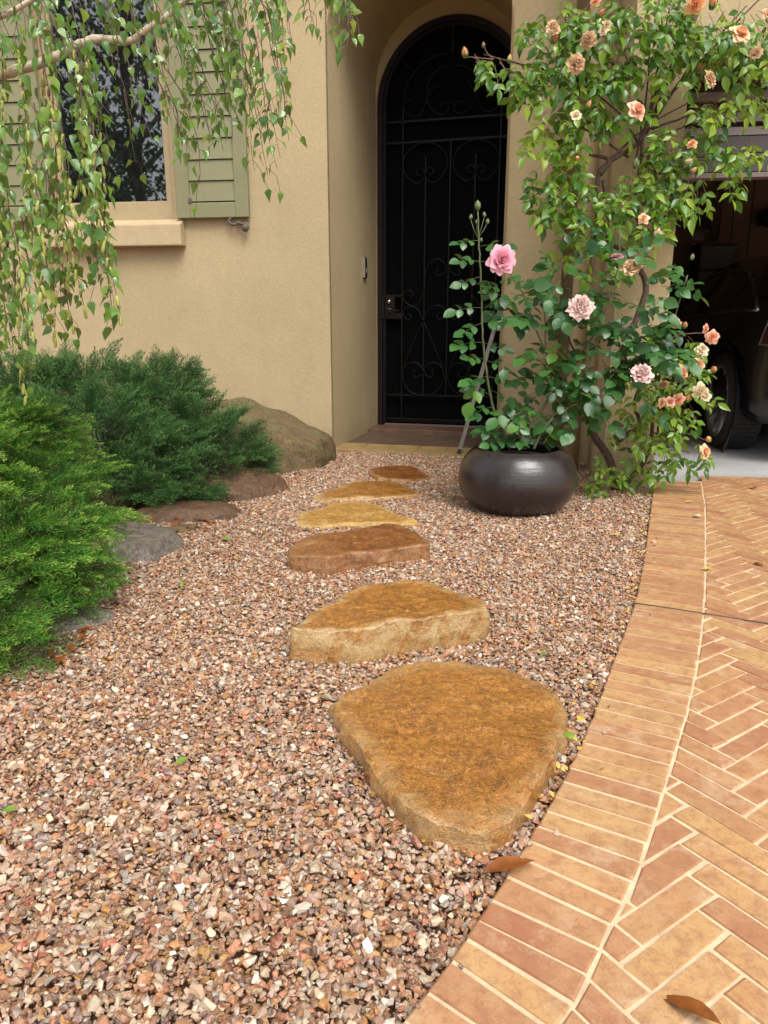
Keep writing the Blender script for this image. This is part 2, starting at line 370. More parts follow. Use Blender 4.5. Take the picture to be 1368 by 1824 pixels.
class MB:
    def __init__(s): s.v = []; s.f = []; s.c = []
    def add(s, vs, fs, col=None):
        b = len(s.v); s.v += [tuple(x) for x in vs]; s.f += [tuple(i + b for i in f) for f in fs]
        if col is not None: s.c += [col] * len(vs)
    def hexa(s, p):                     # eight corners: bottom four, top four
        s.add(p, [(3, 2, 1, 0), (4, 5, 6, 7), (0, 1, 5, 4), (1, 2, 6, 5), (2, 3, 7, 6), (3, 0, 4, 7)])
    def fbox(s, fr, u0, u1, w0, w1, z0, z1):
        s.hexa([fr.P(u0, w0, z0), fr.P(u1, w0, z0), fr.P(u1, w1, z0), fr.P(u0, w1, z0), fr.P(u0, w0, z1), fr.P(u1, w0, z1), fr.P(u1, w1, z1), fr.P(u0, w1, z1)])
    def tube(s, pts, r, n=6, cap=True):
        pts = [Vector(p) for p in pts]; N = len(pts)
        rs = r if isinstance(r, (list, tuple)) else [r] * N
        b = len(s.v); prev = None
        for i, p in enumerate(pts):
            t = (pts[min(i + 1, N - 1)] - pts[max(i - 1, 0)])
            t = t.normalized() if t.length > 1e-9 else Vector((0, 0, 1))
            if prev is None:
                a = t.orthogonal().normalized()
            else:
                a = prev - t * prev.dot(t); a = a.normalized() if a.length > 1e-6 else t.orthogonal().normalized()
            prev = a; q = t.cross(a)
            for k in range(n):
                an = 2 * math.pi * k / n
                s.v.append(tuple(p + (a * math.cos(an) + q * math.sin(an)) * rs[i]))
        for i in range(N - 1):
            for k in range(n):
                k2 = (k + 1) % n
                s.f.append((b + i * n + k, b + i * n + k2, b + (i + 1) * n + k2, b + (i + 1) * n + k))
        if cap:
            s.f.append(tuple(b + k for k in range(n))[::-1]); s.f.append(tuple(b + (N - 1) * n + k for k in range(n)))
    def lathe(s, prof, c, n=48, ax=None):   # prof [(r, z)], rotated round z at c
        b = len(s.v); c = Vector(c)
        for (r, z) in prof:
            for k in range(n):
                an = 2 * math.pi * k / n; p = Vector((r * math.cos(an), r * math.sin(an), z))
                if ax is not None: p = ax @ p
                s.v.append(tuple(c + p))
        for i in range(len(prof) - 1):
            for k in range(n):
                k2 = (k + 1) % n
                s.f.append((b + i * n + k, b + i * n + k2, b + (i + 1) * n + k2, b + (i + 1) * n + k))
    def ball(s, c, r, n=8, m=6, sc=(1, 1, 1)):
        prof = [(max(1e-4, math.sin(math.pi * i / m)), -math.cos(math.pi * i / m)) for i in range(m + 1)]
        b = len(s.v)
        for (a, z) in prof:
            for k in range(n):
                an = 2 * math.pi * k / n
                s.v.append((c[0] + r * sc[0] * a * math.cos(an), c[1] + r * sc[1] * a * math.sin(an), c[2] + r * sc[2] * z))
        for i in range(m):
            for k in range(n):
                k2 = (k + 1) % n
                s.f.append((b + i * n + k, b + i * n + k2, b + (i + 1) * n + k2, b + (i + 1) * n + k))
    def prism(s, top, z0, bevel=0):     # polygon given as 3-D top points, closed down to z0
        n = len(top); b = len(s.v); top = [Vector(p) for p in top]
        cx = sum((p for p in top), Vector()) / n
        if bevel:
            inn = []
            for p in top:
                d = (cx - p); d.z = 0; L = d.length
                inn.append(p + d * min(.5, bevel * 1.3 / max(L, 1e-6)))
            ring = [[Vector((p.x, p.y, z0)) for p in top], [Vector((p.x, p.y, p.z - bevel)) for p in top], inn]
        else: ring = [[Vector((p.x, p.y, z0)) for p in top], top]
        for r_ in ring: s.v += [tuple(p) for p in r_]
        for k in range(len(ring) - 1):
            for i in range(n):
                j = (i + 1) % n
                s.f.append((b + k * n + i, b + k * n + j, b + (k + 1) * n + j, b + (k + 1) * n + i))
        s.f.append(tuple(b + (len(ring) - 1) * n + i for i in range(n)))
    def build(s, name, mat, parent=None, smooth=False, bevel=0, cols=False):
        vs = np.array(s.v); c = Vector(((vs[:, 0].min() + vs[:, 0].max()) / 2, (vs[:, 1].min() + vs[:, 1].max()) / 2, vs[:, 2].min()))
        me = bpy.data.meshes.new(name); me.from_pydata([tuple(Vector(v) - c) for v in s.v], [], s.f)
        bm = bmesh.new(); bm.from_mesh(me)
        if bevel:
            bmesh.ops.remove_doubles(bm, verts=bm.verts, dist=1e-5)
            es = [e for e in bm.edges if len(e.link_faces) == 2 and e.calc_face_angle(0) > .6]
            bmesh.ops.bevel(bm, geom=es, offset=bevel, segments=2, affect='EDGES', profile=.6, clamp_overlap=True)
        bmesh.ops.recalc_face_normals(bm, faces=bm.faces); bm.to_mesh(me); bm.free()
        if smooth:
            for p in me.polygons: p.use_smooth = True
        if cols and s.c:
            a = me.attributes.new('Col', 'FLOAT_COLOR', 'POINT'); a.data.foreach_set('color', [x for c_ in s.c for x in c_])
        me.materials.append(mat)
        o = bpy.data.objects.new(name, me); C.objects.link(o); o.location = c
        adopt(o, parent); return o

def fbm(p, scale, octs=4):
    return mnoise.fractal(Vector(p) * scale, 1.0, 2.0, octs)
def catmull(pts, per=6):
    pts = [Vector(p) for p in pts]
    if len(pts) < 3: return pts
    out = []
    P = [pts[0] * 2 - pts[1]] + pts + [pts[-1] * 2 - pts[-2]]
    for i in range(1, len(P) - 2):
        a, b, c, d = P[i - 1], P[i], P[i + 1], P[i + 2]
        for k in range(per):
            t = k / per
            out.append(.5 * ((2 * b) + (c - a) * t + (2 * a - 5 * b + 4 * c - d) * t * t + (3 * b - a - 3 * c + d) * t ** 3))
    out.append(pts[-1]); return out
def inpoly(x, y, poly):
    ins = False; n = len(poly); j = n - 1
    for i in range(n):
        xi, yi = poly[i]; xj, yj = poly[j]
        if (yi > y) != (yj > y) and x < (xj - xi) * (y - yi) / (yj - yi) + xi: ins = not ins
        j = i
    return ins

# ================================================================== SETTING
gm = MB(); gm.add([(-80, -80, -.045), (80, -80, -.045), (80, 80, -.045), (-80, 80, -.045)], [(0, 1, 2, 3)])
tag(gm.build('ground', M['bed']), kind='structure')

# ---- walls' frames
CO = G(592, 803)
F7 = Frame((CO.x, CO.y), R(7.5))        # front wall
F15 = Frame((CO.x, CO.y), R(15.0))      # porch
PC = Vector((1.40, 4.60, 0))
FG = Frame((PC.x, PC.y), R(7.5))        # garage pier

house = empty('house', (CO.x, CO.y, 0), 'ochre rendered house with arched porch, shuttered window and open garage', 'house')
TOP = 5.2
# front wall with a window opening
wu0, wz0 = F7.pix(92, 395); wu1, _ = F7.pix(312, 395)
_, wtop = F7.pix(200, -260)
T = .28
mb = MB()
U0 = -5.5
def wallgrid(mb, fr, us, zs, w0, w1, hole):
    """front and back skins round a hole, plus the reveals"""
    for i in range(len(us) - 1):
        for j in range(len(zs) - 1):
            if hole and (i, j) in hole: continue
            for w, flip in ((w0, 0), (w1, 1)):
                q = [fr.P(us[i], w, zs[j]), fr.P(us[i + 1], w, zs[j]), fr.P(us[i + 1], w, zs[j + 1]), fr.P(us[i], w, zs[j + 1])]
                mb.add(q, [(3, 2, 1, 0) if flip else (0, 1, 2, 3)])
    def strip(ua, za, ub, zb): mb.add([fr.P(ua, w0, za), fr.P(ub, w0, zb), fr.P(ub, w1, zb), fr.P(ua, w1, za)], [(0, 1, 2, 3)])
    strip(us[0], zs[0], us[0], zs[-1]); strip(us[-1], zs[0], us[-1], zs[-1]); strip(us[0], zs[-1], us[-1], zs[-1])
    if hole:
        strip(us[1], zs[1], us[1], zs[2]); strip(us[2], zs[1], us[2], zs[2]); strip(us[1], zs[1], us[2], zs[1]); strip(us[1], zs[2], us[2], zs[2])
wallgrid(mb, F7, [U0, wu0, wu1, 0.0], [-.1, wz0, wtop, TOP], 0, T, {(1, 1)})
mb.build('wall', M['wall'], house)
# over the porch opening
pu, _ = F7.pix(884, 760); pu1, _ = F7.pix(988, 700)
mb = MB(); wallgrid(mb, F7, [0.001, pu - .001], [3.95, TOP], 0, T, None); mb.build('wall', M['wall'], house)
mb = MB(); sh_ = .09
mb.hexa([F7.P(pu, 0, -.1), F7.P(pu1, 0, -.1), F7.P(pu1, T + .5, -.1), F7.P(pu + sh_, T + .5, -.1), F7.P(pu, 0, TOP), F7.P(pu1, 0, TOP), F7.P(pu1, T + .5, TOP), F7.P(pu + sh_, T + .5, TOP)]); mb.build('pillar', M['wall'], house)
mb = MB(); mb.fbox(F7, pu1 + .001, pu1 + .75, .30, .55, -.1, TOP); mb.build('wall', M['wall'], house)

# ---- porch: side walls and barrel vault as one shell, behind the front wall's thickness
PW = pu * math.cos(R(7.5)) + .02        # clear width
WD = 1.36                               # depth to the door
ZS = 3.05; RA = PW / 2
prof = [(0, -.1), (0, ZS)] + [(RA - RA * math.cos(math.pi * k / 24), ZS + RA * math.sin(math.pi * k / 24)) for k in range(1, 24)] + [(PW, ZS), (PW, -.1)]
mb = MB(); n = len(prof); wa, wb = .035, WD + .3
mb.add([F15.P(u, wa, z) for u, z in prof] + [F15.P(u, wb, z) for u, z in prof], [(i, i + 1, n + i + 1, n + i) for i in range(n - 1)])
# front face of the vault block, outside the arch
outer = [(-.02, -.1), (-.02, ZS)] + [(-.02, TOP)] + [(PW + .02, TOP)] + [(PW + .02, ZS), (PW + .02, -.1)]
b0 = len(mb.v)
arch = prof[1:-1]; na = len(arch)
for (u, z) in arch: mb.v.append(tuple(F15.P(u, wa + .001, z)))
for k, (u, z) in enumerate(arch): mb.v.append(tuple(F15.P(u, wa + .001, TOP - .05)))
for k in range(na - 1): mb.f.append((b0 + k, b0 + k + 1, b0 + na + k + 1, b0 + na + k))
mb.build('porch_wall', M['wall'], house)
# back wall round the door arch
DU, _ = F15.pix(799, 480, WD); DHW = DU - F15.pix(674, 480, WD)[0]
DZ = 2.90
mb = MB(); N = 32
ins = [(DU - DHW, -.05)] + [(DU - DHW * math.cos(math.pi * k / N), DZ + DHW * math.sin(math.pi * k / N)) for k in range(N + 1)] + [(DU + DHW, -.05)]
outp = [(-.03, -.05)] + [(DU + (-.03 - DU if k < N / 2 else PW + .05 - DU) * 1.0 if abs(math.cos(math.pi * k / N)) > .7 else DU - 1.0 * DHW * math.cos(math.pi * k / N) * 1.2, (4.1 if abs(math.cos(math.pi * k / N)) <= .7 else DZ + math.sin(math.pi * k / N) * 1.7)) for k in range(N + 1)] + [(PW + .05, -.05)]
n = len(ins)
mb.add([F15.P(u, WD, z) for u, z in ins] + [F15.P(u, WD, z) for u, z in outp] + [F15.P(u, WD + .2, z) for u, z in ins],
       [(i, i + 1, n + i + 1, n + i) for i in range(n - 1)] + [(i, i + 1, 2 * n + i + 1, 2 * n + i) for i in range(n - 1)])
mb.build('porch_wall', M['wall'], house)
# porch floor
pf = MB(); pf.fbox(F15, .002, PW - .002, .33, 1.03, -.06, .012); fl = pf.build('porch_floor', M['slate'], house)
uu = -.02
k = 0
while uu < PW + .1:
    w = .235
    t = MB(); t.fbox(F15, uu, uu + w - .004, -.04 + .012 * math.sin(k * 2.1), .328, -.06, .018 + .002 * random.random())
    t.build('tile', M['tile'], fl, bevel=.004); uu += w; k += 1
t = MB(); t.fbox(F15, .002, PW - .002, 1.032, WD - .002, -.06, .05); t.build('threshold', M['timber'], house, bevel=.006)

# ---- security door
door = empty('security_door', F15.P(DU, WD, 0)); adopt(door, house)
def arcprof(hw, z0, zc): return [(DU - hw, z0)] + [(DU - hw * math.cos(math.pi * k / 40), zc + hw * math.sin(math.pi * k / 40)) for k in range(41)] + [(DU + hw, z0)]
def archframe(hw_o, hw_i, z0, w0, w1):
    m = MB(); a = arcprof(hw_o, z0, DZ); b = arcprof(hw_i, z0, DZ); n = len(a)
    vs = [F15.P(u, w0, z) for u, z in a] + [F15.P(u, w0, z) for u, z in b] + [F15.P(u, w1, z) for u, z in a] + [F15.P(u, w1, z) for u, z in b]
    fs = []
    for i in range(n - 1): fs += [(i, i + 1, n + i + 1, n + i), (2 * n + i, 3 * n + i, 3 * n + i + 1, 2 * n + i + 1), (n + i, n + i + 1, 3 * n + i + 1, 3 * n + i), (i, 2 * n + i, 2 * n + i + 1, i + 1)]
    fs += [(0, n, 3 * n, 2 * n), (n - 1, 3 * n - 1, 4 * n - 1, 2 * n - 1)]
    m.add(vs, fs); return m
archframe(DHW - .001, DHW - .048, .05, WD - .035, WD + .06).build('door_frame', M['doorframe'], door)
archframe(DHW - .052, DHW - .080, .075, WD - .020, WD + .03).build('leaf_frame', M['iron'], door)
m = MB(); a = arcprof(DHW - .050, .06, DZ); m.add([F15.P(u, WD + .045, z) for u, z in a], [tuple(range(len(a)))]); m.build('insect_screen', M['screen'], door)
WB = WD - .004                          # plane of the ironwork
def DP(px, py): u, z = F15.pix(px, py, WB); return (u, z)
def z3(x, y): return (560 + x / 3.42, y / 3.42)
def z4(x, y): return (560 + x / 3.42, 400 + y / 3.42)
HWI = DHW - .078
def hbar(z, r=.009):
    hw = HWI if z < DZ else math.sqrt(max(.01, HWI ** 2 - (z - DZ) ** 2))
    m = MB(); m.fbox(F15, DU - hw, DU + hw, WB - r, WB + r, z - r, z + r); m.build('rail', M['iron'], door)
zr = [DP(790, 212)[1], DP(790, 250)[1], DP(790, 705)[1], DP(790, 748)[1]]
for z in zr: hbar(z)
m = MB(); m.fbox(F15, DU - HWI, DU + HWI, WB + .012, WB + .018, .08, zr[3] - .01); m.build('kick_plate', M['iron'], door)
u1 = DP(*z3(540, 1100))[0]; u2 = DP(*z3(676, 1300))[0]
offs = [DU - u1, DU - u2]
def vbar(u, za, zb, r=.006):
    m = MB(); m.fbox(F15, u - r, u + r, WB - r - .008, WB + r - .008, za, zb); m.build('bar', M['iron'], door)
ztopu = DZ + .1
for s_ in (-1, 1):
    vbar(DU + s_ * offs[0], .09, DZ - .02); vbar(DU + s_ * offs[1], zr[2], DP(*z3(678, 960))[1])
vbar(DU, zr[2], zr[1])
def scroll(pts, rad=.0065):             # (u, z) traced on the left half, mirrored to the right
    for s_ in (1, -1):
        P = [F15.P(DU + s_ * (u - DU), WB - .016, z) for u, z in pts]
        m = MB(); m.tube(catmull(P, 5), rad, 6); m.build('scroll', M['iron'], door, smooth=True)
def knob(u, z):
    for s_ in (1, -1):
        m = MB(); m.ball(F15.P(DU + s_ * (u - DU), WB - .02, z), .020, 10, 8); m.build('boss', M['iron'], door, smooth=True)
S4 = lambda L: [DP(*z4(*p)) for p in L]; S3 = lambda L: [DP(*z3(*p)) for p in L]
# upper rings with curled feet
cu, cz = DP(*z3(677, 1000)); ru = abs(DP(*z3(815, 1000))[0] - cu) - .004; rz = DP(*z3(677, 872))[1] - cz
ring = [(cu + ru * math.sin(a), cz + rz * math.cos(a)) for a in [R(d) for d in range(-158, 159, 12)]]
scroll([(cu - .004, cz - rz * .52)] + [(cu - .03, cz - rz * .82)] + ring + [(cu + .03, cz - rz * .82), (cu + .004, cz - rz * .52)])
for s2 in (-1, 1):
    scroll([(cu, cz - rz * .45), (cu + s2 * .03, cz - rz * .22), (cu + s2 * .065, cz - rz * .22), (cu + s2 * .078, cz - rz * .42), (cu + s2 * .055, cz - rz * .55), (cu + s2 * .040, cz - rz * .46)])
knob(cu, cz - rz * .45)
# middle scrolls
scroll(S4([(760, 270), (740, 300), (765, 312), (800, 285), (797, 240), (750, 210), (700, 240), (680, 300), (672, 400), (640, 475), (595, 495), (550, 465), (545, 420), (580, 400), (603, 425), (585, 450)]))
scroll(S4([(575, 545), (592, 560), (580, 582), (552, 565), (545, 525), (580, 500), (630, 515), (665, 575)]))
scroll(S4([(765, 535), (745, 555), (765, 577), (800, 550), (785, 505), (740, 492), (695, 520), (668, 575)]))
knob(*DP(*z4(667, 582)))
# lower drop with ring
scroll(S4([(664, 592), (600, 730), (560, 830), (543, 890), (548, 960), (590, 1020), (665, 1040), (740, 1020), (788, 950), (785, 880), (740, 760), (670, 592)]))
scroll(S4([(548, 880), (570, 850), (610, 840), (645, 855), (664, 885)])); scroll(S4([(786, 880), (755, 848), (715, 842), (680, 862), (666, 885)]))
scroll(S4([(615, 885), (603, 905), (620, 930), (650, 915), (664, 890)])); scroll(S4([(715, 882), (728, 905), (712, 930), (680, 915), (668, 890)]))
knob(*DP(*z4(666, 888)))
# arch ironwork
hb = DZ + .02
scroll(S3([(600, 650), (610, 620), (580, 612), (545, 640), (560, 690), (610, 715), (655, 690), (690, 600), (750, 510)]), .006)
scroll(S3([(548, 640), (560, 540), (600, 460), (680, 380), (760, 340), (822, 330)]), .006)
scroll(S3([(690, 590), (700, 640), (740, 690), (790, 700), (820, 670), (815, 640), (790, 628), (775, 650)]), .006)
scroll(S3([(690, 590), (695, 520), (730, 450), (780, 415), (822, 408)]), .006)
scroll(S3([(522, 362), (560, 400), (605, 440)]), .007)
m = MB(); m.fbox(F15, DU - .007, DU + .007, WB - .02, WB - .008, DP(*z3(822, 330))[1], DZ + HWI); m.build('bar', M['iron'], door)
# lock box and handle
lu0, lz0 = DP(*z4(435, 575)); lu1, lz1 = DP(*z4(540, 428)); lum = DP(*z4(492, 500))[0]
m = MB(); m.fbox(F15, lu0, lum, WB - .028, WB + .02, lz0, lz1); lock = m.build('lock_box', M['doorframe'], door, bevel=.003)
for za, zb in ((lz0, lz0 + .055), (lz1 - .015, lz1)):
    m = MB(); m.fbox(F15, lum + .001, lu1, WB - .020, WB + .015, za, zb); m.build('lock_bracket', M['doorframe'], door)
m = MB(); m.fbox(F15, DP(*z4(398, 500))[0] + .001, lu0 - .006, WD - .043, WD + .05, lz0, lz1); m.build('strike_plate', M['doorframe'], door)
def disc(fr, u, w, z, r, th, n=20):
    m = MB(); ax = Matrix((fr.r, -fr.d, Vector((0, 0, 1)))).transposed()
    ax = Matrix(((fr.r.x, 0, -fr.d.x), (fr.r.y, 0, -fr.d.y), (0, 1, 0)))
    m.lathe([(.0001, 0), (r, 0), (r, th * .7), (r * .8, th), (.0001, th)], fr.P(u, w, z), n, ax); return m
ku, kz = DP(*z4(460, 470)); disc(F15, ku, WB - .028, kz, .017, .02).build('keyhole', M['silver'], lock, smooth=True)
hu, hz = DP(*z4(463, 523)); disc(F15, hu, WB - .028, hz, .020, .018).build('rose_plate', M['rust'], lock, smooth=True)
m = MB(); m.tube(catmull([F15.P(hu, WB - .04, hz), F15.P(hu, WB - .075, hz), F15.P(hu + .03, WB - .082, hz), F15.P(hu + .105, WB - .078, hz - .006)], 4), .009, 8); m.build('handle', M['iron'], lock, smooth=True)

# ---- doorbell on the reveal
bw0, bz0 = F15.side(646, 495); bw1, bz1 = F15.side(657, 461)
bw1 = bw0 + .075
m = MB(); m.fbox(F15, .001, .022, bw0, bw1, bz0, bz1); bell = m.build('doorbell', M['blackplastic'], house, bevel=.004)
m = MB(); m.fbox(F15, .001, .0235, bw0 - .002, bw0 + .018, bz0 + .004, bz1 - .004); m.build('faceplate', M['silver'], bell)
m = MB(); m.fbox(F15, .022, .030, bw0 + .045, bw0 + .065, bz0 + .05, bz0 + .085); m.build('button', M['silver'], bell)

# ---- window
win = empty('window', F7.P((wu0 + wu1) / 2, .1, wz0)); adopt(win, house)
gl_u0, _ = F7.pix(150, 300, .10); gl_u1, gz0 = F7.pix(303, 362, .10)
gl_u0 = F7.pix(112, 300, .1)[0]
m = MB()
for (a, b, c_, d) in ((wu0, gl_u0, wz0, wtop), (gl_u1, wu1, wz0, wtop), (gl_u0, gl_u1, wz0, gz0), (gl_u0, gl_u1, wtop - .08, wtop)):
    m.fbox(F7, a, b, .055, .125, c_, d)
m.build('window_frame', M['frame'], win)
m = MB()
e = .014
for (a, b, c_, d) in ((gl_u0, gl_u0 + e, gz0 + e, wtop - .08), (gl_u1 - e, gl_u1, gz0 + e, wtop - .08), (gl_u0, gl_u1, gz0, gz0 + e)):
    m.fbox(F7, a, b, .072, .098, c_, d)
m.build('glazing_bead', M['frame'], win)
m = MB(); m.fbox(F7, gl_u0, gl_u1, .099, .106, gz0, wtop - .08); m.build('pane', M['glass'], win)
su1, _ = F7.pix(322, 420, -.10); _, szt = F7.pix(300, 399, -.10); _, szb = F7.pix(300, 437, -.10)
m = MB(); m.hexa([F7.P(wu0 - .12, -.10, szb), F7.P(su1, -.10, szb), F7.P(su1, .0, szb), F7.P(wu0 - .12, .0, szb), F7.P(wu0 - .12, -.10, szt), F7.P(su1, -.10, szt), F7.P(su1, .0, wz0 + .002), F7.P(wu0 - .12, .0, wz0 + .002)])
m.build('window_sill', M['sill'], house, bevel=.008)

# ---- shutters: frame with separate boards
def shutter(ua, ub, z0, z1, first, hook):
    w0, w1 = -.062, -.018
    st = .105
    sh = empty('shutter', F7.P((ua + ub) / 2, w1, z0)); adopt(sh, house)
    for (a, b, c_, d, nm) in ((ua, ua + st, z0, z1, 'stile'), (ub - st, ub, z0, z1, 'stile'), (ua + st + .001, ub - st - .001, z0, z0 + .105, 'bottom_rail'), (ua + st + .001, ub - st - .001, z1 - .1, z1, 'top_rail')):
        m = MB(); m.fbox(F7, a, b, w0, w1, c_, d); m.build(nm, M['shutter'], sh, bevel=.004)
    z = first; pit = .149; a, b = ua + st + .001, ub - st - .001
    zz = z0 + .106
    nxt = z
    while zz < z1 - .11:
        top = min(nxt, z1 - .101)
        m = MB(); m.hexa([F7.P(a, w0 + .010, zz), F7.P(b, w0 + .010, zz), F7.P(b, w1 - .004, zz), F7.P(a, w1 - .004, zz), F7.P(a, w0 + .022, top - .006), F7.P(b, w0 + .022, top - .006), F7.P(b, w1 - .004, top - .006), F7.P(a, w1 - .004, top - .006)])
        m.build('slat', M['shutter'], sh); zz = top; nxt = top + pit
    if hook:
        h = MB(); hx, hz_ = F7.pix(425, 392, -.05); Q = lambda du, dz, w=-.055: F7.P(hx + du, w, hz_ + dz)
        h.tube(catmull([Q(-.055, .012), Q(-.075, .0), Q(-.06, -.028), Q(-.02, -.03), Q(0, -.018), Q(.03, -.03), Q(.062, -.028), Q(.075, -.055), Q(.055, -.078), Q(.032, -.065), Q(.038, -.045)], 5), .011, 7)
        h.build('hook', M['rust'], sh, smooth=True)
        h = MB(); h.ball(Q(.055, -.055, -.06), .026, 12, 8, (1, .6, 1)); h.build('hook_weight', M['rust'], sh, smooth=True)
        h = MB(); h.tube([Q(-.005, -.02, -.06), Q(-.005, -.02, .004)], .010, 8); h.build('hook_pin', M['rust'], sh)
        h = MB(); h.fbox(F7, ua + st - .008, ua + st + .018, w0 - .006, w0 + .006, z0 + .105, z0 + .145); h.build('latch', M['rust'], sh, bevel=.004)
sa, sz0 = F7.pix(317, 389, -.05); sb, _ = F7.pix(444, 389, -.05)
sfirst = F7.pix(380, 358, -.05)[1]
shutter(sa, sb, sz0, wtop + .02, sfirst, True)
sw = sb - sa
shutter(wu0 - sw + .03, wu0 + .03, sz0, wtop + .02, sfirst, False)

# ---- garage pier, downpipe, lintel
gu1, _ = FG.pix(1161, 862)
mb = MB(); mb.hexa([FG.P(0, 0, -.1), FG.P(gu1, 0, -.1), FG.P(gu1, .36, -.1), FG.P(0, 1.75, -.1), FG.P(0, 0, TOP), FG.P(gu1, 0, TOP), FG.P(gu1, .36, TOP), FG.P(0, 1.75, TOP)])
mb.build('garage_pier', M['wall'], house)
dp = Vector((1.335, 5.16, 0))
m = MB(); m.tube([(dp.x, dp.y, z) for z in (-.05, 1.0, 2.0, 3.0, 4.0, 5.0)], .056, 20); pipe = m.build('downpipe', M['pipe'], house, smooth=True)
for z in (1.35, 3.2):
    m = MB(); m.tube([(dp.x, dp.y, z), (dp.x, dp.y, z + .03)], .060, 20); m.build('pipe_bracket', M['pipe'], pipe)
GW = 4.6
_, lz = FG.pix(1290, 118, .15)
m = MB(); m.fbox(FG, gu1 + .001, gu1 + GW, .02, .34, lz, TOP); m.build('lintel', M['wall'], house)
m = MB(); m.fbox(FG, gu1 + GW, gu1 + GW + .8, 0, .4, -.1, TOP); m.build('garage_pier', M['wall'], house)
# garage door partly raised
gd = empty('garage_door', FG.P(gu1 + GW / 2, .3, 2.3)); adopt(gd, house)
def grow(y0, y1, w0, w1, mat, name, tilt=0):
    _, a = FG.pix(1300, y1, w0); _, b = FG.pix(1300, y0, w0)
    m = MB(); q0, q1 = gu1 + .002, gu1 + GW - .002
    m.hexa([FG.P(q0, w0, a), FG.P(q1, w0, a), FG.P(q1, w1, a), FG.P(q0, w1, a), FG.P(q0, w0 + tilt, b), FG.P(q1, w0 + tilt, b), FG.P(q1, w1, b), FG.P(q0, w1, b)])
    m.build(name, mat, gd)
for (y0, y1) in ((122, 141), (162, 179), (200, 217), (226, 241)): grow(y0, y1, .26, .30, M['louvre'], 'slat', .01)
grow(118, 241, .315, .33, M['maroon'], 'backing_board')
grow(243, 272, .25, .33, M['louvredark'], 'panel'); grow(274, 277, .26, .33, M['louvre'], 'panel_bead'); grow(279, 306, .25, .33, M['louvredark'], 'panel'); grow(307.5, 316, .235, .33, M['louvre'], 'bottom_rail')
# garage room
m = MB(); q0, q1 = gu1 - .3, gu1 + GW + .5
BW = 5.6
m.add([FG.P(q0, .4, -.05), FG.P(q0, BW, -.05), FG.P(q0, BW, 3.3), FG.P(q0, .4, 3.3)], [(0, 1, 2, 3)])
m.build('side_wall', M['gwall'], house); m = MB()
m.add([FG.P(q1, .4, -.05), FG.P(q1, BW, -.05), FG.P(q1, BW, 3.3), FG.P(q1, .4, 3.3)], [(0, 1, 2, 3)])
m.build('side_wall', M['gwall'], house)
m = MB(); m.add([FG.P(q0, BW, -.05), FG.P(q1, BW, -.05), FG.P(q1, BW, 3.3), FG.P(q0, BW, 3.3)], [(0, 1, 2, 3)]); bwall = m.build('back_wall', M['gwall'], house)
m = MB(); m.fbox(FG, q0, q1, .36, BW + .1, 3.3, 3.5); m.build('garage_ceiling', M['gceil'], house)
for px in (1282, 1304, 1336, 1375, 1410):
    u, _ = FG.pix(px, 400, BW); m = MB(); m.fbox(FG, u - .006, u + .006, BW - .006, BW - .001, 0, 3.3); m.build('panel_seam', M['seam'], bwall)
m = MB(); m.add([FG.P(q0 + .3, .335, .022), FG.P(q1, .335, .022), FG.P(q1, BW, .022), FG.P(q0 + .3, BW, .022), FG.P(q0 + .3, .335, -.04), FG.P(q1, .335, -.04)], [(0, 1, 2, 3), (0, 1, 5, 4)])
tag(m.build('garage_floor', M['concrete']), kind='structure')

# ================================================================== DRIVEWAY
EZ = .02
edgeL = [(640, 1905), (710, 1824), (800, 1712), (880, 1590), (930, 1512), (1000, 1393), (1045, 1300), (1080, 1210), (1110, 1130), (1130, 1075), (1146, 1000), (1156, 930), (1163, 878), (1166, 856)]
edgeR = [(905, 1960), (993, 1824), (1027, 1780), (1088, 1650), (1135, 1556), (1181, 1411), (1202, 1340), (1226, 1258), (1243, 1175), (1253, 1092), (1257, 1000), (1256, 905), (1252, 874), (1249, 856)]
cl = catmull([G(x, y, EZ) for x, y in edgeL], 12); cr = catmull([G(x, y, EZ) for x, y in edgeR], 12)
# extend both curves towards and past the viewer
def ext(c):
    d = (c[0] - c[8]).normalized(); h = []
    for k in range(30, 0, -1): h.append(c[0] + d * .08 * k + Vector((-.0011 * k * k, 0, 0)))
    return h + c
cl, cr = ext(cl), ext(cr)
def resample(c, step):
    out = [c[0]]; acc = 0
    for i in range(1, len(c)):
        a, b = c[i - 1], c[i]; L = (b - a).length
        if L < 1e-9: continue
        while acc + L >= step:
            t = (step - acc) / L; a = a.lerp(b, t); L = (b - a).length; acc = 0; out.append(a.copy())
        acc += L
    return out
PITCHB = .0605
crr = resample(cr, .01)
def near(c, p): return min(range(len(c)), key=lambda i: (c[i] - p).length_squared)
cll = resample(cl, .004)
nR = int(len(crr) * .01 / PITCHB)
edg = empty('brick_edging', G(1150, 1400)); tag(edg, kind='structure')
# left points found by a perpendicular from the right-hand curve, smoothed
def clip(poly, p0, nrm):
    out = []
    for i in range(len(poly)):
        a, b = poly[i], poly[(i + 1) % len(poly)]; da, db = (a - p0).dot(nrm), (b - p0).dot(nrm)
        if da >= 0: out.append(a)
        if (da >= 0) != (db >= 0): out.append(a.lerp(b, da / (da - db)))
    return out
def area(p): return abs(sum(p[i].x * p[(i + 1) % len(p)].y - p[(i + 1) % len(p)].x * p[i].y for i in range(len(p)))) / 2
pairs = []
for i in range(nR + 1):
    k = min(len(crr) - 1, int(round(i * PITCHB / .01)))
    a = crr[k]; tng = (crr[min(k + 6, len(crr) - 1)] - crr[max(k - 6, 0)]).normalized(); nrm = Vector((-tng.y, tng.x, 0))
    best = min(cll, key=lambda q: abs((q - a).dot(tng)) + (0 if (q - a).dot(nrm) > 0 else 9))
    pairs.append((a, best))
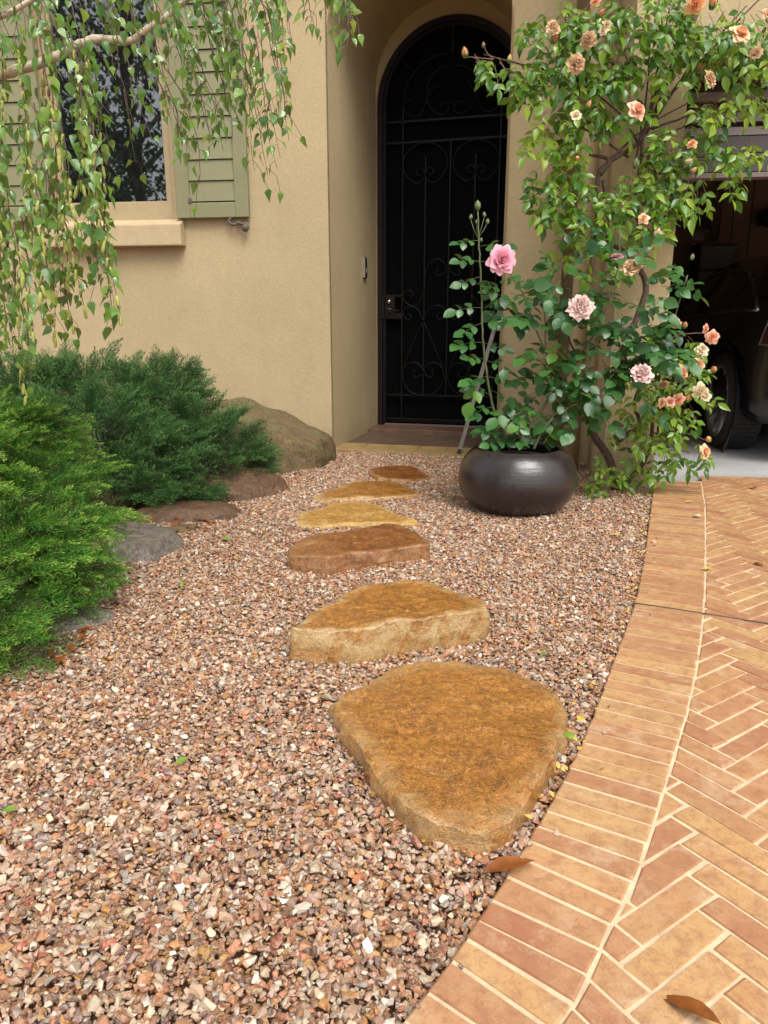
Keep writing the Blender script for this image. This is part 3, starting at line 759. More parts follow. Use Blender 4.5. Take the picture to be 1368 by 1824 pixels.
endY = G(1200, 854, EZ).y
bricks_e = []
far_edge = Frame((FG.P(0, .33, 0).x, FG.P(0, .33, 0).y), FG.yaw)
for i in range(len(pairs) - 1):
    a0, b0 = pairs[i]; a1, b1 = pairs[i + 1]
    j = .0043
    e0 = (a1 - a0).normalized() * j; e1 = (b1 - b0).normalized() * j
    ta, tb = (b0 - a0).normalized(), (b1 - a1).normalized()
    q = [b0 + e1 - ta * .001, b1 - e1 - tb * .001, a1 - e0 + tb * .0025, a0 + e0 + ta * .0025]
    for p in q: p += Vector((random.gauss(0, .0012), random.gauss(0, .0012), 0))
    dz = random.uniform(-.0015, .0012)
    q = [Vector((p.x, p.y, EZ + dz + random.uniform(-.0006, .0006))) for p in q]
    q = clip(q, far_edge.P(0, -.004, EZ), -far_edge.d)
    if len(q) < 3 or area(q) < .0006: continue
    m = MB(); m.prism(q[::-1], -.035, .0035)
    o = m.build('brick', M['brick'], edg)
# mortar bed: follows the left curve
m = MB()
rightx = 5.6
b0 = 0
L_ = [p for p in cll[::14]]
vs = []
for p in L_:
    vs += [Vector((p.x + .004, p.y, EZ - .0036)), Vector((p.x + .004 + .12, p.y, EZ - .0036)), Vector((rightx, p.y, EZ - .0036))]
vs2 = [Vector((p.x + .004, p.y, -.04)) for p in L_]
nn = len(L_)
fs = [(3 * i, 3 * i + 1, 3 * i + 4, 3 * i + 3) for i in range(nn - 1)] + [(3 * i + 1, 3 * i + 2, 3 * i + 5, 3 * i + 4) for i in range(nn - 1)]
fs += [(3 * nn + i, 3 * i, 3 * i + 3, 3 * nn + i + 1) for i in range(nn - 1)]
m.add(vs + vs2, fs)
drv = m.build('driveway', M['mortar']); tag(drv, kind='structure')
# herringbone
BL, BWD, JT = .207, .0600, .0070
ang = R(34); e1 = Vector((math.cos(ang), math.sin(ang), 0)); e2 = Vector((-math.sin(ang), math.cos(ang), 0))
org = G(1134, 1616, EZ)
crs = resample(cr, .05)
hb_ = []
for i in range(-100, 115):
    for j in range(-22, 23):
        for kind in (0, 1):
            ou = i * BWD + j * BL; ov = i * BWD - j * BL
            if kind == 0: u0, u1_, v0, v1_ = ou, ou + BL, ov, ov + BWD
            else: u0, u1_, v0, v1_ = ou + BL, ou + BL + BWD, ov + BWD - BL, ov + BWD
            c = org + e1 * ((u0 + u1_) / 2) + e2 * ((v0 + v1_) / 2)
            if c.x > 3.6 or c.y < -.4 or c.y > 5.2 or c.x < -.4: continue
            g = JT / 2
            q = [org + e1 * a + e2 * b for a, b in ((u0 + g, v0 + g), (u1_ - g, v0 + g), (u1_ - g, v1_ - g), (u0 + g, v1_ - g))]
            for p in q: p += Vector((random.gauss(0, .0014), random.gauss(0, .0014), 0))
            k = near(crs, c)
            tng = (crs[min(k + 1, len(crs) - 1)] - crs[max(k - 1, 0)]).normalized(); nr = Vector((tng.y, -tng.x, 0))
            q = clip(q, crs[k] + nr * .0035, nr)
            if len(q) < 3: continue
            q = clip(q, far_edge.P(0, -.004, EZ), -far_edge.d)
            if len(q) < 3 or area(q) < .00018: continue
            dz = random.uniform(-.0016, .0014)
            q = [Vector((p.x, p.y, EZ + dz + random.uniform(-.0006, .0006))) for p in q]
            px, py, dep = proj(c)
            vis = -60 < px < 1420 and -50 < py < 1890
            hb_.append((0 if vis else 1, dep if dep > 0 else 99, q))
hb_.sort(key=lambda t: (t[0], t[1]))
rest = MB()
for k, (nv, dep, q) in enumerate(hb_):
    if k < 300 and nv == 0:
        m = MB(); m.prism(q, -.03, .0035); m.build('brick', M['brick'], drv)
    else: rest.prism(q, .008, .0035)
tag(rest.build('brick_field', M['brick'], drv), kind='stuff')
# dark control joint
jp = [G(1127, 1074, EZ), G(1190, 1083, EZ), G(1254, 1093, EZ), G(1368, 1111, EZ), G(1600, 1148, EZ)]
m = MB()
jq = []
for p in jp: jq += [p + Vector((0, -.0026, .0022)), p + Vector((0, .0026, .0022))]
for p in jp: jq += [p + Vector((0, -.004, -.01)), p + Vector((0, .004, -.01))]
m.add(jq, [(2 * i, 2 * i + 2, 2 * i + 3, 2 * i + 1) for i in range(4)] + [(2 * i, 10 + 2 * i, 12 + 2 * i, 2 * i + 2) for i in range(4)])
m.build('control_joint', M['joint'], drv)

# ================================================================== STEPPING STONES AND ROCKS
STEPS = []                              # ground outlines kept free of gravel
def step(label, pts, h, mat, seed, rough=.010, lean=(0, 0), flare=1.04, chip=1.0):
    top = [G(x, y, h) for x, y in pts]
    c = sum(top, Vector()) / len(top)
    rim = catmull(top + [top[0]], 10)[:-1]
    # arc-length resample
    per = sum((rim[i] - rim[i - 1]).length for i in range(len(rim)))
    rr = resample(rim + [rim[0]], per / 120)[:120]; n = len(rr)
    V = []; F = []
    off = Vector((seed * 3.1, seed * 1.7, 0))
    rr = [p - (p - c).normalized() * max(0, abs(fbm(p + off, 9, 3)) - .12) * rough * 1.1 + (p - c).normalized() * fbm(p + off, 30, 3) * rough * .30 for p in rr]
    rings = [0.0] + [k / 22 for k in range(1, 22)] + [.985, 1.0]
    for s in rings[1:]:
        for p in rr:
            q = c + (p - c) * s
            nz = fbm(q + off, 7, 5) * rough * .9 + fbm(q + off, 26, 3) * rough * .45 + max(0, fbm(q + off * 2, 4, 3) - .1) * rough * .9
            edge = -.006 * max(0, (s - .93) / .07) ** 2
            V.append((q.x, q.y, h + nz + edge + (q.x - c.x) * lean[0] + (q.y - c.y) * lean[1]))
    nr = len(rings) - 1
    for (s, fz) in ((1.012, .72), (flare - .004 + .0, .40), (flare, .0), (flare, -.04 / h)):
        for p in rr:
            q = c + (p - c) * s; d = (p - c); d.z = 0; d.normalize()
            q2 = q + d * max(-.003, fbm(Vector((q.x, q.y, fz * h)) + off, 14, 4) * rough * 1.4 - abs(fbm(Vector((q.x, q.y, fz * h * 2)) + off, 5, 2)) * rough * .6)
            V.append((q2.x, q2.y, fz * h)); 
    nr += 4
    ci = len(V); V.append((c.x, c.y, h + fbm(c + off, 7, 5) * rough))
    for r_ in range(nr - 1):
        for k in range(n):
            k2 = (k + 1) % n; F.append((r_ * n + k, (r_ + 1) * n + k, (r_ + 1) * n + k2, r_ * n + k2))
    for k in range(n): F.append((ci, k, (k + 1) % n))
    m = MB(); m.v = V; m.f = F
    rw = [max(0, (s - .80) / .2) for s in rings[1:]] + [1, 1, .55, .3]
    m.c = [(rw[r_] * chip, 0, 0, 1) for r_ in range(nr) for k in range(n)] + [(0, 0, 0, 1)]
    o = m.build('stepping_stone', mat, None, smooth=True, cols=True)
    sa_ = o.data.attributes.new('sharp_edge', 'BOOLEAN', 'EDGE'); iset = set(range((len(rings) - 2) * n, (len(rings) - 1) * n)) | set(range(len(rings) * n, (len(rings) + 1) * n))
    for e_i, e_ in enumerate(o.data.edges):
        if e_.vertices[0] in iset and e_.vertices[1] in iset: sa_.data[e_i].value = True
    tag(o, label, 'stepping stone', 'sandstone stepping stones leading to the porch')
    STEPS.append([((c + (p - c) * (flare - .05)).x, (c + (p - c) * (flare - .05)).y) for p in rr[::4]])
    return o
Z8 = lambda L: [(480 + x / 3.109, 780 + y / 3.109) for x, y in L]
step('big golden wedge-shaped stone nearest the brick edging', [(590, 1248), (640, 1216), (700, 1190), (765, 1176), (840, 1178), (900, 1188), (960, 1212), (996, 1238), (1008, 1270), (998, 1325), (968, 1375), (938, 1425), (905, 1462), (862, 1478), (800, 1470), (752, 1456), (712, 1428), (664, 1370), (622, 1305)], .056, M['gold'], 1, .012, flare=1.020, chip=.6)
step('long golden stone with a thick pale front face and rounded right end', Z8([(125, 1060), (190, 1000), (260, 945), (360, 905), (440, 850), (560, 810), (700, 785), (830, 790), (960, 815), (1080, 850), (1180, 895), (1195, 935), (1130, 965), (1000, 990), (800, 1015), (600, 1045), (430, 1060), (250, 1065)]), .105, M['gold'], 2, .011, flare=1.03)
step('red brown stone with a purple tinged front edge', Z8([(105, 610), (180, 560), (300, 530), (420, 508), (560, 488), (660, 474), (730, 482), (800, 515), (858, 550), (880, 590), (780, 600), (640, 624), (500, 640), (320, 665), (180, 650), (120, 635)]), .075, M['goldred'], 3, .010, flare=1.03, chip=.6)
step('flat pale yellow stone level with the gravel', Z8([(140, 430), (200, 402), (290, 390), (340, 362), (440, 350), (560, 360), (640, 385), (700, 420), (800, 448), (812, 466), (690, 472), (560, 470), (420, 472), (280, 485), (180, 482)]), .022, M['goldyellow'], 4, .006)
step('half buried golden stone with a grey left end', Z8([(250, 318), (330, 285), (400, 262), (480, 242), (600, 234), (700, 240), (770, 268), (822, 300), (770, 320), (640, 326), (460, 330), (320, 344)]), .026, M['gold'], 5, .008)
step('small dark golden stone closest to the porch', Z8([(548, 172), (600, 158), (680, 152), (800, 158), (850, 188), (884, 220), (760, 232), (640, 222), (570, 205)]), .024, M['goldred'], 6, .006)

def rock(label, c, rad, planes, mat, seed, yaw=0, nz=.06, sub=4, name='boulder', sharp=14):
    bm = bmesh.new(); bmesh.ops.create_icosphere(bm, subdivisions=sub + 1, radius=1)
    rot = Matrix.Rotation(yaw, 3, 'Z'); off = Vector((seed * 5.3, seed * 2.9, seed))
    P = [(Vector(n).normalized(), d) for n, d in planes]
    for v in bm.verts:
        d = v.co.normalized(); ds = [1 / 1.15]
        for n_, k in P:
            q = d.dot(n_)
            if q > .02: ds.append(q / k)
        r_ = (sum(x ** sharp for x in ds)) ** (-1 / sharp)
        r_ *= 1 + fbm(d + off, 2.2, 5) * nz + fbm(d + off, 8, 3) * nz * .3
        q = Vector((d.x * r_ * rad[0], d.y * r_ * rad[1], d.z * r_ * rad[2]))
        v.co = rot @ q
    for f in bm.faces: f.smooth = True
    me = bpy.data.meshes.new(name); bm.to_mesh(me); bm.free(); me.materials.append(mat)
    o = bpy.data.objects.new(name, me); C.objects.link(o); o.location = c
    return tag(o, label, 'rock')
bc = G(500, 850); 
rock('large mossy brown boulder against the wall beside the porch corner', (bc.x - .20, bc.y + .36, .06), (.66, .36, .58), [((-.05, -.1, 1), .66), ((.52, -.10, 1), .50), ((1, -.1, .12), .70), ((.62, -.8, .25), .70), ((.05, -1, .30), .72), ((-.6, -.8, .2), .9)], M['bould'], 1, .05, .09, sharp=44)
bc = G(440, 880)
rock('low red brown rock half hidden under the dark juniper', (bc.x - .06, bc.y + .12, -.01), (.34, .32, .17), [((0, 0, 1), .85), ((.5, -.8, .5), .75), ((1, .1, .5), .8)], M['bouldred'], 2, .5, .09)
bc = G(325, 925)
rock('smooth wet brown rock among dead leaves below the dark juniper', (bc.x, bc.y + .08, -.01), (.26, .17, .085), [((0, 0, 1), .8), ((-.5, -1, .6), .8)], M['bouldred'], 3, .15, .07)
bc = G(225, 1000)
rock('angular grey speckled rock beside the bright juniper', (bc.x - .02, bc.y + .12, .0), (.22, .20, .13), [((.15, -.1, 1), .62), ((-1, -.5, .5), .6), ((.3, -1, .5), .75), ((1, .1, .5), .8)], M['grey'], 4, -.35, .05, sharp=26)
bc = G(322, 946)
rock('small flat mossy stone on edge beside the dead leaves', (bc.x, bc.y, .0), (.085, .035, .04), [((0, 0, 1), .7)], M['bould'], 5, .55, .06, sub=3, name='rock')
bc = G(125, 1120)
rock('grey brown rock half buried under the bright juniper', (bc.x, bc.y + .06, -.02), (.12, .09, .06), [((0, 0, 1), .8)], M['grey'], 6, .4, .06, sub=3, name='rock')

# ================================================================== GRAVEL
stone_col = bpy.data.collections.new('gravel_stones')
for k in range(16):
    bm = bmesh.new()
    for i in range(11):
        d = Vector(rng.normal(size=3)).normalized(); bm.verts.new((d.x * random.uniform(.85, 1.1), d.y * random.uniform(.55, .95), d.z * random.uniform(.38, .75)))
    r_ = bmesh.ops.convex_hull(bm, input=bm.verts)
    bmesh.ops.delete(bm, geom=[v for v in bm.verts if not v.link_faces], context='VERTS')
    bmesh.ops.dissolve_limit(bm, angle_limit=R(14), verts=bm.verts, edges=bm.edges)
    bmesh.ops.bevel(bm, geom=bm.edges[:], offset=.05, segments=1, affect='EDGES', clamp_overlap=True)
    bmesh.ops.recalc_face_normals(bm, faces=bm.faces)
    me = bpy.data.meshes.new('gravel_stone'); bm.to_mesh(me); bm.free(); me.materials.append(M['gravel'])
    stone_col.objects.link(bpy.data.objects.new('gravel_stone', me))
lim = [(p.x, p.y) for p in cll[::25]]
limy = np.array([p[1] for p in lim]); limx = np.array([p[0] for p in lim])
so = np.argsort(limy); limy, limx = limy[so], limx[so]
sp = .0128
pts = []
def layer(sp, x0, x1, y0, y1, zb, zj):
    xs = np.arange(x0, x1, sp); ys = np.arange(y0, y1, sp)
    X, Y = np.meshgrid(xs, ys); X = X.ravel() + rng.uniform(-.5, .5, X.size) * sp; Y = Y.ravel() + rng.uniform(-.5, .5, Y.size) * sp
    hump = .006 * np.sin(X * 5.1 + 1.3) * np.cos(Y * 4.3) + .004 * np.sin(X * 13 + Y * 9)
    Z = zb + hump + rng.uniform(-zj, zj, X.size)
    return np.stack([X, Y, Z], 1)
A = np.concatenate([layer(.0098, -3.3, 1.75, .55, 6.3, -.005, .005), layer(.0128, -3.3, 1.75, .55, 6.3, .004, .005)])
lx = np.interp(A[:, 1], limy, limx)
keep = A[:, 0] < lx - .004
# stay in front of the walls and roughly inside the view
rel = A[:, :2] - np.array([CO.x, CO.y]); w_ = rel @ np.array([F7.d.x, F7.d.y]); w15 = rel @ np.array([F15.d.x, F15.d.y]); u7 = rel @ np.array([F7.r.x, F7.r.y])
keep &= ~((u7 < 0) & (w_ > -.005)); keep &= ~((u7 >= 0) & (w15 > -.035)); 
relg = A[:, :2] - np.array([PC.x, PC.y]); keep &= ~((relg @ np.array([FG.r.x, FG.r.y]) > -.0) & (relg @ np.array([FG.d.x, FG.d.y]) > -.005))
keep &= A[:, 0] > -.68 * A[:, 1] - .45
A = A[keep]
for poly in STEPS:
    P = np.array(poly); mn, mx = P.min(0), P.max(0)
    cand = np.where((A[:, 0] > mn[0]) & (A[:, 0] < mx[0]) & (A[:, 1] > mn[1]) & (A[:, 1] < mx[1]))[0]
    bad = [i for i in cand if inpoly(A[i, 0], A[i, 1], poly)]
    A = np.delete(A, bad, 0)
potc = Vector((.745, 4.0, 0))
A = A[(A[:, 0] - potc.x) ** 2 + (A[:, 1] - potc.y) ** 2 > .17 ** 2]
# a few chips kicked on to the edging
kick = []
for k in range(26):
    p = cll[int(rng.uniform(.25, .9) * (len(cll) - 1))]; kick.append((p.x + abs(rng.normal(0, .035)) + .008, p.y, EZ + .004))
A = np.concatenate([A, np.array(kick)])
NA = len(A)
pal = np.array([lin(200, 164, 136)[:3], lin(216, 196, 168)[:3], lin(230, 218, 200)[:3], lin(186, 122, 82)[:3], lin(188, 134, 66)[:3], lin(158, 120, 104)[:3], lin(126, 96, 96)[:3], lin(136, 88, 54)[:3], lin(172, 84, 56)[:3], lin(88, 70, 68)[:3], lin(190, 154, 138)[:3], lin(172, 162, 152)[:3]])
pw = np.array([.20, .15, .07, .18, .10, .045, .035, .13, .035, .04, .04, .03]); pw /= pw.sum()
ci = rng.choice(len(pal), NA, p=pw)
colv = np.clip(pal[ci] * rng.uniform(.48, 1.04, (NA, 1)) * rng.uniform(.94, 1.06, (NA, 3)), 0, 1)
rot = rng.uniform(-1, 1, (NA, 3)) * np.array([.55, .55, math.pi])
scl = .0081 * np.clip(rng.lognormal(0, .36, NA), .45, 2.2)
me = bpy.data.meshes.new('gravel'); me.vertices.add(NA); me.vertices.foreach_set('co', A.astype(np.float32).ravel())
def attr(nm, ty, dat, key):
    a = me.attributes.new(nm, ty, 'POINT'); a.data.foreach_set(key, np.asarray(dat).ravel())
attr('rot', 'FLOAT_VECTOR', rot.astype(np.float32), 'vector'); attr('scl', 'FLOAT', scl.astype(np.float32), 'value')
attr('idx', 'INT', rng.integers(0, 16, NA).astype(np.int32), 'value')
attr('col', 'FLOAT_COLOR', np.concatenate([colv, np.ones((NA, 1))], 1).astype(np.float32), 'color')
me.materials.append(M['gravel'])
gravel = bpy.data.objects.new('gravel', me); C.objects.link(gravel)
tag(gravel, 'pink and tan crushed gravel bed around the stepping stones', 'gravel', kind='stuff')
ng = bpy.data.node_groups.new('gravel scatter', 'GeometryNodeTree')
ng.interface.new_socket('Geometry', in_out='INPUT', socket_type='NodeSocketGeometry'); ng.interface.new_socket('Geometry', in_out='OUTPUT', socket_type='NodeSocketGeometry')
gi = ng.nodes.new('NodeGroupInput'); go = ng.nodes.new('NodeGroupOutput')
iop = ng.nodes.new('GeometryNodeInstanceOnPoints'); cinf = ng.nodes.new('GeometryNodeCollectionInfo')
cinf.inputs['Collection'].default_value = stone_col; cinf.inputs['Separate Children'].default_value = True; cinf.inputs['Reset Children'].default_value = True
def nattr(nm, ty):
    x = ng.nodes.new('GeometryNodeInputNamedAttribute'); x.data_type = ty; x.inputs['Name'].default_value = nm; return x.outputs['Attribute']
e2r = ng.nodes.new('FunctionNodeEulerToRotation')
ng.links.new(gi.outputs[0], iop.inputs['Points']); ng.links.new(cinf.outputs[0], iop.inputs['Instance'])
iop.inputs['Pick Instance'].default_value = True
ng.links.new(nattr('idx', 'INT'), iop.inputs['Instance Index']); ng.links.new(nattr('rot', 'FLOAT_VECTOR'), e2r.inputs[0]); ng.links.new(e2r.outputs[0], iop.inputs['Rotation'])
ng.links.new(nattr('scl', 'FLOAT'), iop.inputs['Scale']); ng.links.new(iop.outputs[0], go.inputs[0])
md = gravel.modifiers.new('scatter', 'NODES'); md.node_group = ng

# ================================================================== LEAVES
def leaf_template(width, fold, droop, seg=6, shape='rose', wav=0):
    prof = {'rose': [(0, .02), (.12, .55), (.32, .95), (.52, 1.0), (.72, .78), (.88, .40), (1, .0)],
            'lance': [(0, .02), (.14, .55), (.34, .95), (.52, .92), (.70, .62), (.86, .28), (1, 0)],
            'birch': [(0, .10), (.08, .72), (.24, 1.0), (.42, .86), (.62, .52), (.82, .22), (1, 0)]}[shape]
    V = []; F = []
    n = len(prof)
    for i, (t, w) in enumerate(prof):
        w *= width / 2; z = -droop * t * t
        wz = wav * math.sin(i * 2.3)
        V += [(-w, t, z + fold * w + wz), (0, t, z), (w, t, z + fold * w - wz)]
    for i in range(n - 1):
        a = 3 * i
        for (p, q, r_, s) in ((a, a + 1, a + 4, a + 3), (a + 1, a + 2, a + 5, a + 4)):
            if i == n - 2: F.append((p, q, r_)) 
            else: F += [(p, q, r_), (p, r_, s)]
    return np.array(V, dtype=np.float32), np.array(F, dtype=np.int32)
class Leaves:
    def __init__(s, templates, mats):
        s.T = templates; s.M = mats; s.items = []
    def put(s, p, axis, nrm, size, mat=0):
        y = Vector(axis).normalized(); z = Vector(nrm); z = z - y * z.dot(y)
        z = z.normalized() if z.length > 1e-4 else y.orthogonal().normalized()
        x = y.cross(z)
        s.items.append((Vector(p), x, y, z, size, mat, random.randrange(len(s.T))))
    def finish(s, parent, name='leaf', rest='foliage', limit=300):
        def score(it):
            px, py, d = proj(it[0])
            if not (-10 < px < 1378 and -10 < py < 1834): return -1
            return it[4] / max(.2, d) ** 3 
        order = sorted(range(len(s.items)), key=lambda i: -score(s.items[i]))
        meshes = {}
        for i in order[:limit]:
            p, x, y, z, sz, mt, tk = s.items[i]
            if (mt, tk) not in meshes:
                me = bpy.data.meshes.new(name); V, F = s.T[tk]; me.from_pydata([tuple(float(c) for c in v) for v in V], [], [tuple(int(c) for c in f) for f in F])
                for pl in me.polygons: pl.use_smooth = True
                me.materials.append(s.M[mt]); meshes[(mt, tk)] = me
            o = bpy.data.objects.new(name, meshes[(mt, tk)]); C.objects.link(o)
            o.matrix_basis = Matrix(((x.x * sz, y.x * sz, z.x * sz, p.x), (x.y * sz, y.y * sz, z.y * sz, p.y), (x.z * sz, y.z * sz, z.z * sz, p.z), (0, 0, 0, 1)))
            adopt(o, parent)
        VV = []; FF = []; MI = []; b = 0
        for i in order[limit:]:
            p, x, y, z, sz, mt, tk = s.items[i]; V, F = s.T[tk]
            B = np.array([x, y, z], dtype=np.float32) * sz
            VV.append(V @ B + np.array(p, dtype=np.float32)); FF.append(F + b); MI += [mt] * len(F); b += len(V)
        if VV:
            o = link_np(rest, np.concatenate(VV), np.concatenate(FF), s.M, parent, MI, smooth=True); o['kind'] = 'stuff'
def rv(s=1.0): return Vector((random.gauss(0, s), random.gauss(0, s), random.gauss(0, s)))
def compound(L, stems, p, d, size, mats, pairs=2, nrm=Vector((0, -.55, .83)), petr=.0016, jit=.25):
    """a leaf of several leaflets on a drooping stalk"""
    d = Vector(d).normalized(); side = d.cross(nrm).normalized(); up = side.cross(d).normalized()
    ln = size * (1.0 + .55 * pairs)
    path = []
    for k in range(5):
        t = k / 4; path.append(Vector(p) + d * ln * t + Vector((0, 0, -.22 * ln * t * t)))
    stems.tube(path, [petr * (1 - .5 * k / 4) for k in range(5)], 4, False)
    mt = random.choice(mats)
    def pos(t):
        i = min(3, int(t * 4)); return path[i].lerp(path[i + 1], t * 4 - i)
    L.put(pos(1), d + rv(.15) + Vector((0, 0, -.3)), up + rv(jit), size * random.uniform(1.0, 1.25), mt)
    for k in range(pairs):
        t = .95 - .40 * k if pairs > 1 else .75
        t = max(.3, t - .12)
        for s_ in (-1, 1):
            L.put(pos(t), side * s_ + d * .55 + rv(.18) + Vector((0, 0, -.25)), up + rv(jit), size * random.uniform(.8, 1.05) * (1 - .1 * k), mt)

# ---- blooms
def bloom(name, p, face, r, kind, parent, label=None):
    p = Vector(p); f = Vector(face).normalized(); a = f.orthogonal().normalized(); b = f.cross(a)
    inner, outer, edge = {'pink': ((.88, .20, .36, 1), (.92, .38, .54, 1), (.94, .58, .68, 1)), 'blush': ((.80, .42, .42, 1), (.86, .58, .56, 1), (.84, .66, .58, 1)),
        'peach': ((.90, .36, .10, 1), (.93, .56, .28, 1), (.95, .72, .48, 1)), 'orange': ((.90, .26, .05, 1), (.92, .46, .16, 1), (.92, .55, .26, 1)),
        'cream': ((.86, .62, .26, 1), (.90, .76, .48, 1), (.92, .82, .62, 1)), 'tan': ((.60, .30, .09, 1), (.74, .46, .20, 1), (.78, .56, .32, 1)),
        'salmon': ((.90, .28, .12, 1), (.92, .48, .30, 1), (.94, .62, .44, 1))}[kind]
    full = kind in ('pink', 'blush', 'tan')
    rings = [(.10, 5, 84), (.22, 8, 80), (.36, 10, 74), (.50, 11, 66), (.64, 11, 56), (.80, 10, 42), (.93, 9, 24)] if full else [(.22, 4, 82), (.40, 5, 70), (.62, 6, 52), (.84, 6, 32), (1.0, 5, 10)]
    m = MB(); crumple = .28 if kind in ('tan', 'blush') else (.10 if full else .17)
    for ri, (rr, n, el) in enumerate(rings):
        t = ri / (len(rings) - 1)
        for k in range(n):
            an = 2 * math.pi * (k + .5 * (ri % 2) + random.uniform(-.2, .2)) / n
            o = a * math.cos(an) + b * math.sin(an); tg = f.cross(o)
            e_ = R(el + random.uniform(-12, 12)); up = o * math.cos(e_) + f * math.sin(e_)
            L = r * (.42 + .5 * rr) * random.uniform(.85, 1.1) ; W = r * (.34 + .55 * rr) * (1.0 if full else 1.15)
            base = p + o * r * rr * (.42 if full else .25) + f * r * (.28 * (1 - rr))
            vs = []; cs = []
            for i in range(5):
                s = i / 4; w = W * (.35 + .80 * math.sin(math.pi * min(1, .12 + .55 * s))) * (1 if s < .8 else .70)
                curl = (o * .22 - f * .22) * (s ** 3) * L * (1.2 if rr > .7 else .3)
                for j in range(5):
                    q = (j / 4 - .5) * w; cup = (f * .5 - o * .7) * (abs(j / 4 - .5) ** 2) * W * 1.1 * (1 - .3 * t)
                    v = base + up * (L * s - (L * .16 * (abs(j / 4 - .5) * 2) ** 2 if i == 4 else 0)) + tg * q + cup + curl + rv(r * .12 * crumple) + o * r * .03 * math.sin(j * 2.6 + k * 1.7 + ri) * s
                    if kind in ('tan', 'blush', 'cream'): v += rv(r * .06)
                    vs.append(v)
                    c = tuple(inner[x] + (outer[x] - inner[x]) * min(1, t * .9 + s * .25) for x in range(3))
                    c = tuple(c[x] + (edge[x] - c[x]) * (s ** 2) * .7 for x in range(3)); cs.append((*c, 1))
            fs = [(5 * i + j, 5 * i + j + 1, 5 * i + 5 + j + 1, 5 * i + 5 + j) for i in range(4) for j in range(4)]
            m.add(vs, fs); m.c += cs
    o = m.build(name, M['petal'], parent, smooth=True, cols=True)
    if label: o['label'] = label
    sp = MB()
    sp.ball(p - f * r * .10, r * .22, 8, 6)
    for k in range(5):
        an = 2 * math.pi * k / 5; d = a * math.cos(an) + b * math.sin(an); tg = f.cross(d); q = p - f * r * .1
        sp.add([q + tg * r * .12, q + d * r * .45 - f * r * .12 + tg * r * .07, q + d * r * .75 - f * r * .28, q + d * r * .45 - f * r * .12 - tg * r * .07, q - tg * r * .12], [(0, 1, 2, 3, 4)])
    sp.build('calyx', M['sepal'], o)
    return o
def bud(p, d, r, col, parent):
    p = Vector(p); d = Vector(d).normalized(); q = d.to_track_quat('Z', 'Y').to_matrix()
    m = MB(); m.lathe([(.001, 0), (r * .7, r * .35), (r * .85, r * .9), (r * .55, r * 1.7), (r * .15, r * 2.3), (.001, r * 2.5)], p, 10, q)
    m.c = [col] * len(m.v)
    o = m.build('rose_bud', M['petal'], parent, smooth=True, cols=True)
    s = MB(); s.lathe([(.001, -r * .4), (r * .6, -r * .2), (r * .75, r * .4), (r * .9, r * .9), (r * .55, r * 1.0)], p, 10, q)
    for k in range(5):
        an = 2 * math.pi * k / 5; e = q @ Vector((math.cos(an), math.sin(an), 0)); tg = d.cross(e)
        s.add([p + e * r * .75 + d * r * .3 + tg * r * .3, p + e * r * .95 + d * r * 1.2, p + e * r * .6 + d * r * 2.2, p + e * r * .75 + d * r * .3 - tg * r * .3], [(0, 1, 2, 3)])
    s.build('calyx', M['sepal'], o, smooth=True)
    return o
GREENB = (.16, .24, .07, 1); ORB = (.90, .42, .12, 1); YLB = (.88, .62, .20, 1)

class Each:                             # every tube becomes a part of its own
    def __init__(s): s.L = []
    def tube(s, *a, **k):
        m = MB(); m.tube(*a, **k); s.L.append(m)
    def build(s, name, mat, parent, smooth=True):
        for m in s.L: m.build(name, mat, parent, smooth)
# ================================================================== POT AND PINK ROSE
pot = empty('flower_pot', potc, 'round dark brown glazed bowl pot holding the pink rose', 'flower pot')
def lump(o, amp, sc_):
    for v in o.data.vertices:
        n_ = Vector((v.co.x, v.co.y, 0)); L = n_.length
        if L > .02: v.co += n_ / L * amp * fbm(v.co, sc_, 3)
m = MB(); prof = catmull([Vector((r_, 0, z)) for r_, z in [(.16, 0), (.20, .002), (.255, .03), (.310, .10), (.328, .17), (.318, .245), (.285, .310), (.248, .345), (.232, .352), (.220, .345), (.225, .31), (.25, .26)]], 5)
m.lathe([(v.x, v.z) for v in prof], potc, 72); o = m.build('bowl', M['pot'], pot, smooth=True); lump(o, .005, 5)
m = MB(); m.lathe([(.0005, .305), (.08, .312), (.16, .305), (.245, .285)], potc, 40); m.build('potting_soil', M['soil'], pot, smooth=True)
bush = empty('pink_rose_bush', (potc.x, potc.y, .305), 'leafy pink rose bush growing in the dark pot', 'rose bush')
RT = [leaf_template(w, f_, d, shape='rose', wav=wv) for (w, f_, d, wv) in ((.74, .25, .10, .01), (.80, .12, .20, .012), (.68, .35, .05, .01), (.76, .18, .28, -.012))]
LB = Leaves(RT, [M['rose'], M['rosey']]); st = Each(); gs = MB(); gm_ = Each()
def stemline(pix, Y, r0, r1, mbx, n=7, per=6, wig=.004):
    Ys = Y if isinstance(Y, (list, tuple)) else [Y] * len(pix)
    P = [at(x, y, q) for (x, y), q in zip(pix, Ys)]
    c = catmull(P, per); c = [p + rv(wig * .4) if 0 < i < len(c) - 1 else p for i, p in enumerate(c)]
    N = len(c); mbx.tube(c, [r0 + (r1 - r0) * i / (N - 1) for i in range(N)], n); return c
YB = potc.y
A_ = stemline([(908, 800), (897, 770), (878, 725), (866, 660), (860, 600), (857, 520), (854, 440), (851, 372)], [YB, YB - .02, YB - .05, YB - .08, YB - .08, YB - .06, YB - .04, YB - .02], .0085, .0035, gm_)
B_ = stemline([(935, 800), (945, 760), (985, 700), (1030, 640), (1075, 560), (1100, 480), (1104, 400)], [YB, YB, YB + .05, YB + .1, YB + .12, YB + .15, YB + .18], .010, .003, gm_)
